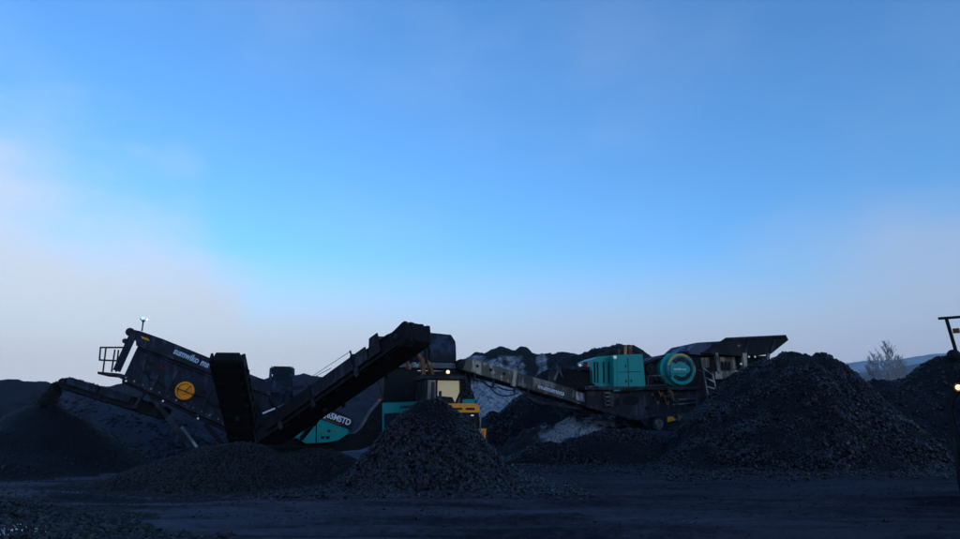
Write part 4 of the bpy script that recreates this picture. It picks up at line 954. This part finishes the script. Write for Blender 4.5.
# flywheel
fc = K.P(681, 369.2, -.30)
fw = one(lambda m: m.lathe(fc, -K.n, [(-.55, .70), (-.5, .745), (.0, .745), (.05, .72), (.05, .60), (.01, .58), (.01, 1e-3)], 48), 'flywheel', M['teal'], cr)
z_ = Vector((0, 0, 1))
def arcband(m, r0, r1, q0, q1, off, th):
    qs = np.linspace(R(q0), R(q1), 24)
    pts_ = [fc - K.n * off + (K.u * math.cos(q) + z_ * math.sin(q)) * r1 for q in qs] + [fc - K.n * off + (K.u * math.cos(q) + z_ * math.sin(q)) * r0 for q in qs[::-1]]
    for i in range(23): m.prism([pts_[i], pts_[i + 1], pts_[46 - i], pts_[47 - i]], -K.n * th)
one(lambda m: arcband(m, .36, .56, -140, 140, .012, .012), 'logo_dark_arc', M['navy'], fw)
one(lambda m: arcband(m, .645, .715, 60, 165, .052, .012), 'logo_orange_arc', M['orange'], fw)
one(lambda m: arcband(m, .61, .715, 166, 215, .052, .012), 'logo_blue_arc', M['blue'], fw)
one(lambda m: arcband(m, .66, .715, -40, 59, .052, .012), 'logo_pale_arc', M['beige'], fw)
one(lambda m: m.prism([fc - K.n * .03 + K.u * a_ + z_ * b_ for a_, b_ in [(-.56, -.20), (.24, -.20)] + [(.24 + .20 * math.cos(q), .20 * math.sin(q)) for q in np.linspace(-1.4, 1.4, 9)] + [(.24, .20), (-.56, .20)]], -K.n * .03), 'logo_bar', M['teal'], fw)
text_mesh('sumwiko mse', 'lettering', M['white'], fw, fc - K.n * .062 + K.u * -.40 - z_ * .05, K.u, z_, .12, .62, 0.02)
one(lambda m: m.lathe(fc - K.u * .18 + K.n * .3, -K.n, [(-.5, .78), (.08, .78), (.1, .7), (.1, .5)], 40), 'flywheel_guard', M['teal'], cr)
one(lambda m: K.tube(m, [(697, 370.5), (706, 370.5)], -.3, .03, 6), 'guard_rod', M['grey'], cr)
# ladders
def ladder(a0, a1, b0, b1, n, mt, d_, r_=.035):
    l_ = one(lambda m: (K.tube(m, [a0, a1], d_, r_, 6), K.tube(m, [b0, b1], d_, r_, 6)), 'ladder', mt, cr)
    for i in range(n):
        s_ = (i + .5) / n
        p_ = (a0[0] + (a1[0] - a0[0]) * s_, a0[1] + (a1[1] - a0[1]) * s_); q_ = (b0[0] + (b1[0] - b0[0]) * s_, b0[1] + (b1[1] - b0[1]) * s_)
        one(lambda m: K.bar(m, p_, q_, d_, .05, .16), 'rung', mt, l_)
ladder((702, 364), (709, 400), (712, 372), (718.5, 400), 4, M['light'], -.45)
ladder((603, 391), (606, 407), (609.5, 391), (612.5, 407), 4, M['grey'], -.12, .03)
one(lambda m: K.poly(m, [(709, 394.5), (716.5, 394.5), (717, 398.5), (710, 398.5)], -.5, -.2), 'ladder_step', M['blue'], cr)
# hopper
hop = one(lambda m: K.poly(m, [(703, 353), (726, 338), (786, 335.2), (788.5, 340), (779, 347.5), (771, 354), (742, 356)], -.1, .0), 'hopper_wall', M['dark'], cr)
one(lambda m: K.poly(m, [(703, 353), (726, 338), (786, 335.2), (788.5, 340), (779, 347.5), (771, 354), (742, 356)], 2.8, 2.9), 'hopper_wall', M['dark'], cr)
one(lambda m: K.poly(m, [(688, 350.5), (697, 342.6), (718, 341.4), (724, 341), (706, 352), (700, 355), (690, 354)], .05, 2.7), 'hopper_end', M['cover'], cr)
one(lambda m: K.poly(m, [(783, 335.6), (786, 335.4), (788.5, 340), (779, 347.5), (776, 347.5)], .0, 2.8), 'hopper_back', M['dark'], cr)
one(lambda m: K.poly(m, [(700, 352.5), (770, 351), (770, 354), (700, 355.5)], .05, 2.7), 'hopper_floor', M['dark'], cr)
one(lambda m: K.poly(m, [(726, 337.6), (786, 334.8), (786, 337), (726, 339.8)], -.18, -.1), 'hopper_rim', M['navy'], hop)
for x_ in (748, 774): one(lambda m: K.poly(m, [(x_, 340), (x_ + 2, 340), (x_ - 2, 353), (x_ - 4, 353)], -.16, -.1), 'hopper_rib', M['navy'], hop)
one(lambda m: K.poly(m, [(738, 345), (742, 344.5), (742, 346), (738, 346.5)], -.12, -.1), 'hopper_plate', M['grey'], hop)
for x0_, x1_, w_ in ((716, 718.5, .14), (744, 745, .22), (768, 767, .14)):
    one(lambda m: K.bar(m, (x0_, 353), (x1_, 374), -.05, w_, .14), 'hopper_post', M['beige' if x0_ == 744 else 'grey'], cr)
one(lambda m: K.poly(m, [(719.5, 357), (735, 356.5), (737, 370), (720, 371)], .25, .30), 'feeder_side', M['beige'], cr)
one(lambda m: K.poly(m, [(701, 358), (709, 357.5), (709.5, 367.5), (702, 368)], .25, .34), 'side_panel', M['beige'], cr)
one(lambda m: K.poly(m, [(715.5, 372), (739, 370), (739, 375), (721, 379), (716, 379)], -.1, .3), 'feeder_beam', M['beige'], cr)
one(lambda m: K.poly(m, [(700, 355.8), (768, 355.8), (768, 392), (700, 392)], .5, 2.0), 'feeder_body', M['dark'], cr)
for x_ in (722.5, 726, 729.5): one(lambda m: K.poly(m, [(x_ - 1.4, 370), (x_ - 1, 362.5), (x_, 361), (x_ + 1, 362.5), (x_ + 1.4, 370)], .20, .25), 'spring_mount', M['rubber'], cr)
for x_, y_ in ((749, 356.8), (755, 356.8), (741, 364)): one(lambda m: m.sph(K.P(x_, y_, -.1), .05, 10, 6), 'work_lamp', M['dimlamp'], cr)
for x_ in (737, 758): one(lambda m: K.poly(m, [(x_, 357), (x_ + 4, 357), (x_ + 4, 372), (x_, 372)], .35, .5), 'feeder_rib', M['dark'], cr)
# top beam and magnet left of the power unit
one(lambda m: K.poly(m, [(558, 364.5), (590, 367), (590, 370), (558, 368.5)], .2, .5), 'magnet_beam', M['navy'], cr)
one(lambda m: K.poly(m, [(556, 371), (590, 370), (590, 398), (570, 391), (556, 383)], .6, 1.8), 'magnet_housing', M['dark'], cr)
one(lambda m: (K.tube(m, [(559, 367), (557, 374), (554.5, 380)], .15, .05, 6), K.tube(m, [(559, 367), (561, 374), (564, 379)], .15, .04, 6)), 'magnet_hanger', M['grey'], cr)
for i in range(4): one(lambda m: K.tube(m, [(566 + i * 5, 370), (564 + i * 5, 378), (569 + i * 5, 384), (575 + i * 4, 388)], .1, .03, 6), 'hydraulic_hose', M['rubber'], cr)
one(lambda m: m.sph(K.P(580, 365.3, .1), .07, 10, 6), 'work_lamp', M['dimlamp'], cr)
one(lambda m: (K.tube(m, [(585, 367), (585.5, 362)], .2, .1, 10)), 'red_tank', M['redp'], cr)
# long discharge conveyor
dt = K.P(590, 402, .85); dh = K.P(461, 364.5, .85)
dc, DP, DL = conveyor(cr, 'discharge_conveyor', dt, dh, 0.9, .58, M['grey'], True, 10)
sgn = 1 if (DP(0, 1, 0) - DP(0, 0, 0)).dot(K.n) < 0 else -1
def dplate(t0, t1, z0, z1, nm, mt, off=.13, th=.03):
    x = sgn * (.45 + off)
    return one(lambda m: m.prism([DP(t0, x, z0), DP(t1, x, z0), DP(t1, x, z1), DP(t0, x, z1)], DP(0, sgn * th, 0) - DP(0, 0, 0)), nm, mt, dc)
dplate(DL * .02, DL * .15, -.16, .22, 'tail_plate', M['light'])
lpnl = dplate(DL * .18, DL * .62, -.24, .30, 'side_panel', M['grey'])
dplate(DL * .64, DL * .99, -.26, .30, 'side_panel', M['beige'])
dplate(DL * .60, DL * .635, -.36, .42, 'joint_bracket', M['beige'], .14, .06)
for q in (.70, .80, .9): one(lambda m: m.lathe(DP(DL * q, sgn * .62, .06), DP(0, sgn, 0) - DP(0, 0, 0), [(0, .07), (.02, .07), (.02, 1e-3)], 12), 'panel_port', M['dark'], dc)
qa, qb = DP(DL * .475, sgn * .615, -.13), DP(DL * .235, sgn * .615, -.13)
text_mesh('muntumnta', 'lettering', M['white'], lpnl, qa + (qb - qa) * .16, qb - qa, (0, 0, 1), .21, (qb - qa).length * .84, .01)
text_mesh('//', 'lettering_mark', M['rust'], lpnl, qa, qb - qa, (0, 0, 1), .21, (qb - qa).length * .12, .03)
for (q0, q1, zz0, zz1) in ((.95, .86, -.3, -.55), (.84, .72, -.5, -.62), (.72, .60, -.55, -.5), (.78, .68, -.62, -.9), (.68, .56, -.9, -.55)):
    one(lambda m: m.tube([DP(DL * (q0 + (q1 - q0) * k), sgn * .5, zz0 + (zz1 - zz0) * k - .30 * k * (1 - k)) for k in np.linspace(0, 1, 9)], .03, 6), 'hanging_hose', M['rubber'], dc)
for q in (.9, .76, .6, .5): one(lambda m: m.bar(DP(DL * q, sgn * .5, -.25), DP(DL * q - .05, sgn * .5, -.62), .12, .1), 'drop_bracket', M['frame'], dc)
one(lambda m: m.bar(DP(DL * .62, sgn * .4, -.3), DP(DL * .42, sgn * .4, -.72), .07, .07), 'lift_ram', M['grey'], dc)
one(lambda m: m.bar(DP(DL * .42, sgn * .4, -.72), DP(DL * .05, sgn * .4, -.45), .10, .10), 'lift_ram', M['frame'], dc)
one(lambda m: K.poly(m, [(573, 400), (588, 403), (602, 411), (604, 414), (585, 413), (575, 407)], .4, 1.4), 'tail_guard', M['rubber'], cr)

# ------------------------------------------------------------------ vehicle at the right edge
vx, vy = atY(959, HZ, 14.2).x, 14.2
vo = thing('parked_loader', (vx, vy, gz1(vx, vy)), 'dark loader cut off by the right edge, headlamp lit, mirror bar on a post', 'loader', R(-37))
def vp(fn, name, mat, parent=vo, **k):
    m = MB(); fn(m); return m.build(name, mat, parent, local=True, **k)
vp(lambda m: m.prism([(.32, .1, .7), (2.0, .1, .7), (2.0, .1, 2.15), (.32, .1, 2.15)], (0, 2.4, 0)), 'body', M['dark'])
vp(lambda m: m.prism([(.38, .08, 1.0), (1.94, .08, 1.0), (1.94, .08, 1.9), (.38, .08, 1.9)], (0, -.04, 0)), 'grille', M['frame'])
vc = vp(lambda m: (m.box(.42, 1.9, .9, 2.4, 2.15, 2.3), m.box(.36, 1.96, .8, 2.5, 3.25, 3.4), [m.bar((x_, y_, 2.3), (x_, y_, 3.25), .09, .09) for x_ in (.47, 1.85) for y_ in (.95, 2.35)]), 'cab', M['dark'])
vp(lambda m: m.box(.50, 1.82, .93, .96, 2.3, 3.25), 'windscreen', M['glass'], vc)
for x_ in (.05, 2.25):
    ty = vp(lambda m: m.lathe((x_, .9, .72), (1, 0, 0), [(-.24, .36), (-.24, .6), (-.17, .70), (.17, .70), (.24, .6), (.24, .36)], 32), 'wheel', M['tyre'])
    vp(lambda m: m.lathe((x_, .9, .72), (1, 0, 0), [(-.16, 1e-3), (-.16, .2), (-.1, .37), (.1, .37), (.16, .2), (.16, 1e-3)], 24), 'rim', M['frame'], ty)
    ty = vp(lambda m: m.lathe((x_, 3.2, .72), (1, 0, 0), [(-.24, .36), (-.24, .6), (-.17, .70), (.17, .70), (.24, .6), (.24, .36)], 32), 'wheel', M['tyre'])
    vp(lambda m: m.lathe((x_, 3.2, .72), (1, 0, 0), [(-.16, 1e-3), (-.16, .2), (-.1, .37), (.1, .37), (.16, .2), (.16, 1e-3)], 24), 'rim', M['frame'], ty)
vp(lambda m: m.box(.5, 1.8, 2.5, 4.0, .6, 1.7), 'rear_body', M['dark'])
# curved mudguard and lamp bracket at the near corner
mg = [(.20, 2.33), (.0, 2.30), (-.14, 2.15), (-.20, 1.9), (-.16, 1.5), (-.08, 1.15), (.02, .95), (.08, .95), (.0, 1.2), (-.07, 1.5), (-.10, 1.88), (-.05, 2.08), (.04, 2.2), (.20, 2.23)]
mgo = vp(lambda m: m.prism([(x_, .0, z) for x_, z in mg], (0, .5, 0)), 'mudguard', M['dark'])
vp(lambda m: m.prism([(.02, -.02, .9), (.32, -.02, .9), (.32, -.02, 2.1), (.06, -.02, 2.05)], (0, .3, 0)), 'mudguard_panel', M['dark'], mgo)
vp(lambda m: m.lathe((.07, -.03, 2.31), (0, -1, 0), [(-.1, .06), (0, .085), (.05, .085), (.05, .07)], 16), 'headlamp_bowl', M['rust'])
vp(lambda m: m.sph((.07, -.07, 2.31), .055, 12, 8), 'headlamp', M['warm'])
mp_ = vp(lambda m: (m.tube([(.13, .1, 2.85), (.02, .1, 3.72)], .035, 8), m.box(-.12, .45, .07, .13, 3.70, 3.75)), 'mirror_post', M['dark'])
vp(lambda m: (m.sph((.06, .1, 2.95), .13, 12, 8), m.box(-.12, .5, .05, .3, 2.82, 2.95), m.bar((.35, .2, 2.15), (.3, .2, 2.85), .12, .12)), 'lamp_cluster', M['dark'])
vp(lambda m: m.box(.10, .22, .08, .1, 3.4, 3.5), 'mirror', M['rust'], mp_)

# ------------------------------------------------------------------ haze over the valley
hz_m = bpy.data.materials.new('haze_air'); hz_m.use_nodes = True; t = hz_m.node_tree; t.nodes.clear()
mo = t.nodes.new('ShaderNodeOutputMaterial'); pv = t.nodes.new('ShaderNodeVolumePrincipled')
pv.inputs['Color'].default_value = (0.86, 0.92, 1.0, 1); pv.inputs['Density'].default_value = 0.00016; pv.inputs['Anisotropy'].default_value = 0.6
t.links.new(pv.outputs[0], mo.inputs['Volume'])
hb_ = MB(); hb_.box(-3200, 3200, -3200, 3200, -6, 290)
ho_ = hb_.build('haze', hz_m); tag(ho_, kind='stuff')
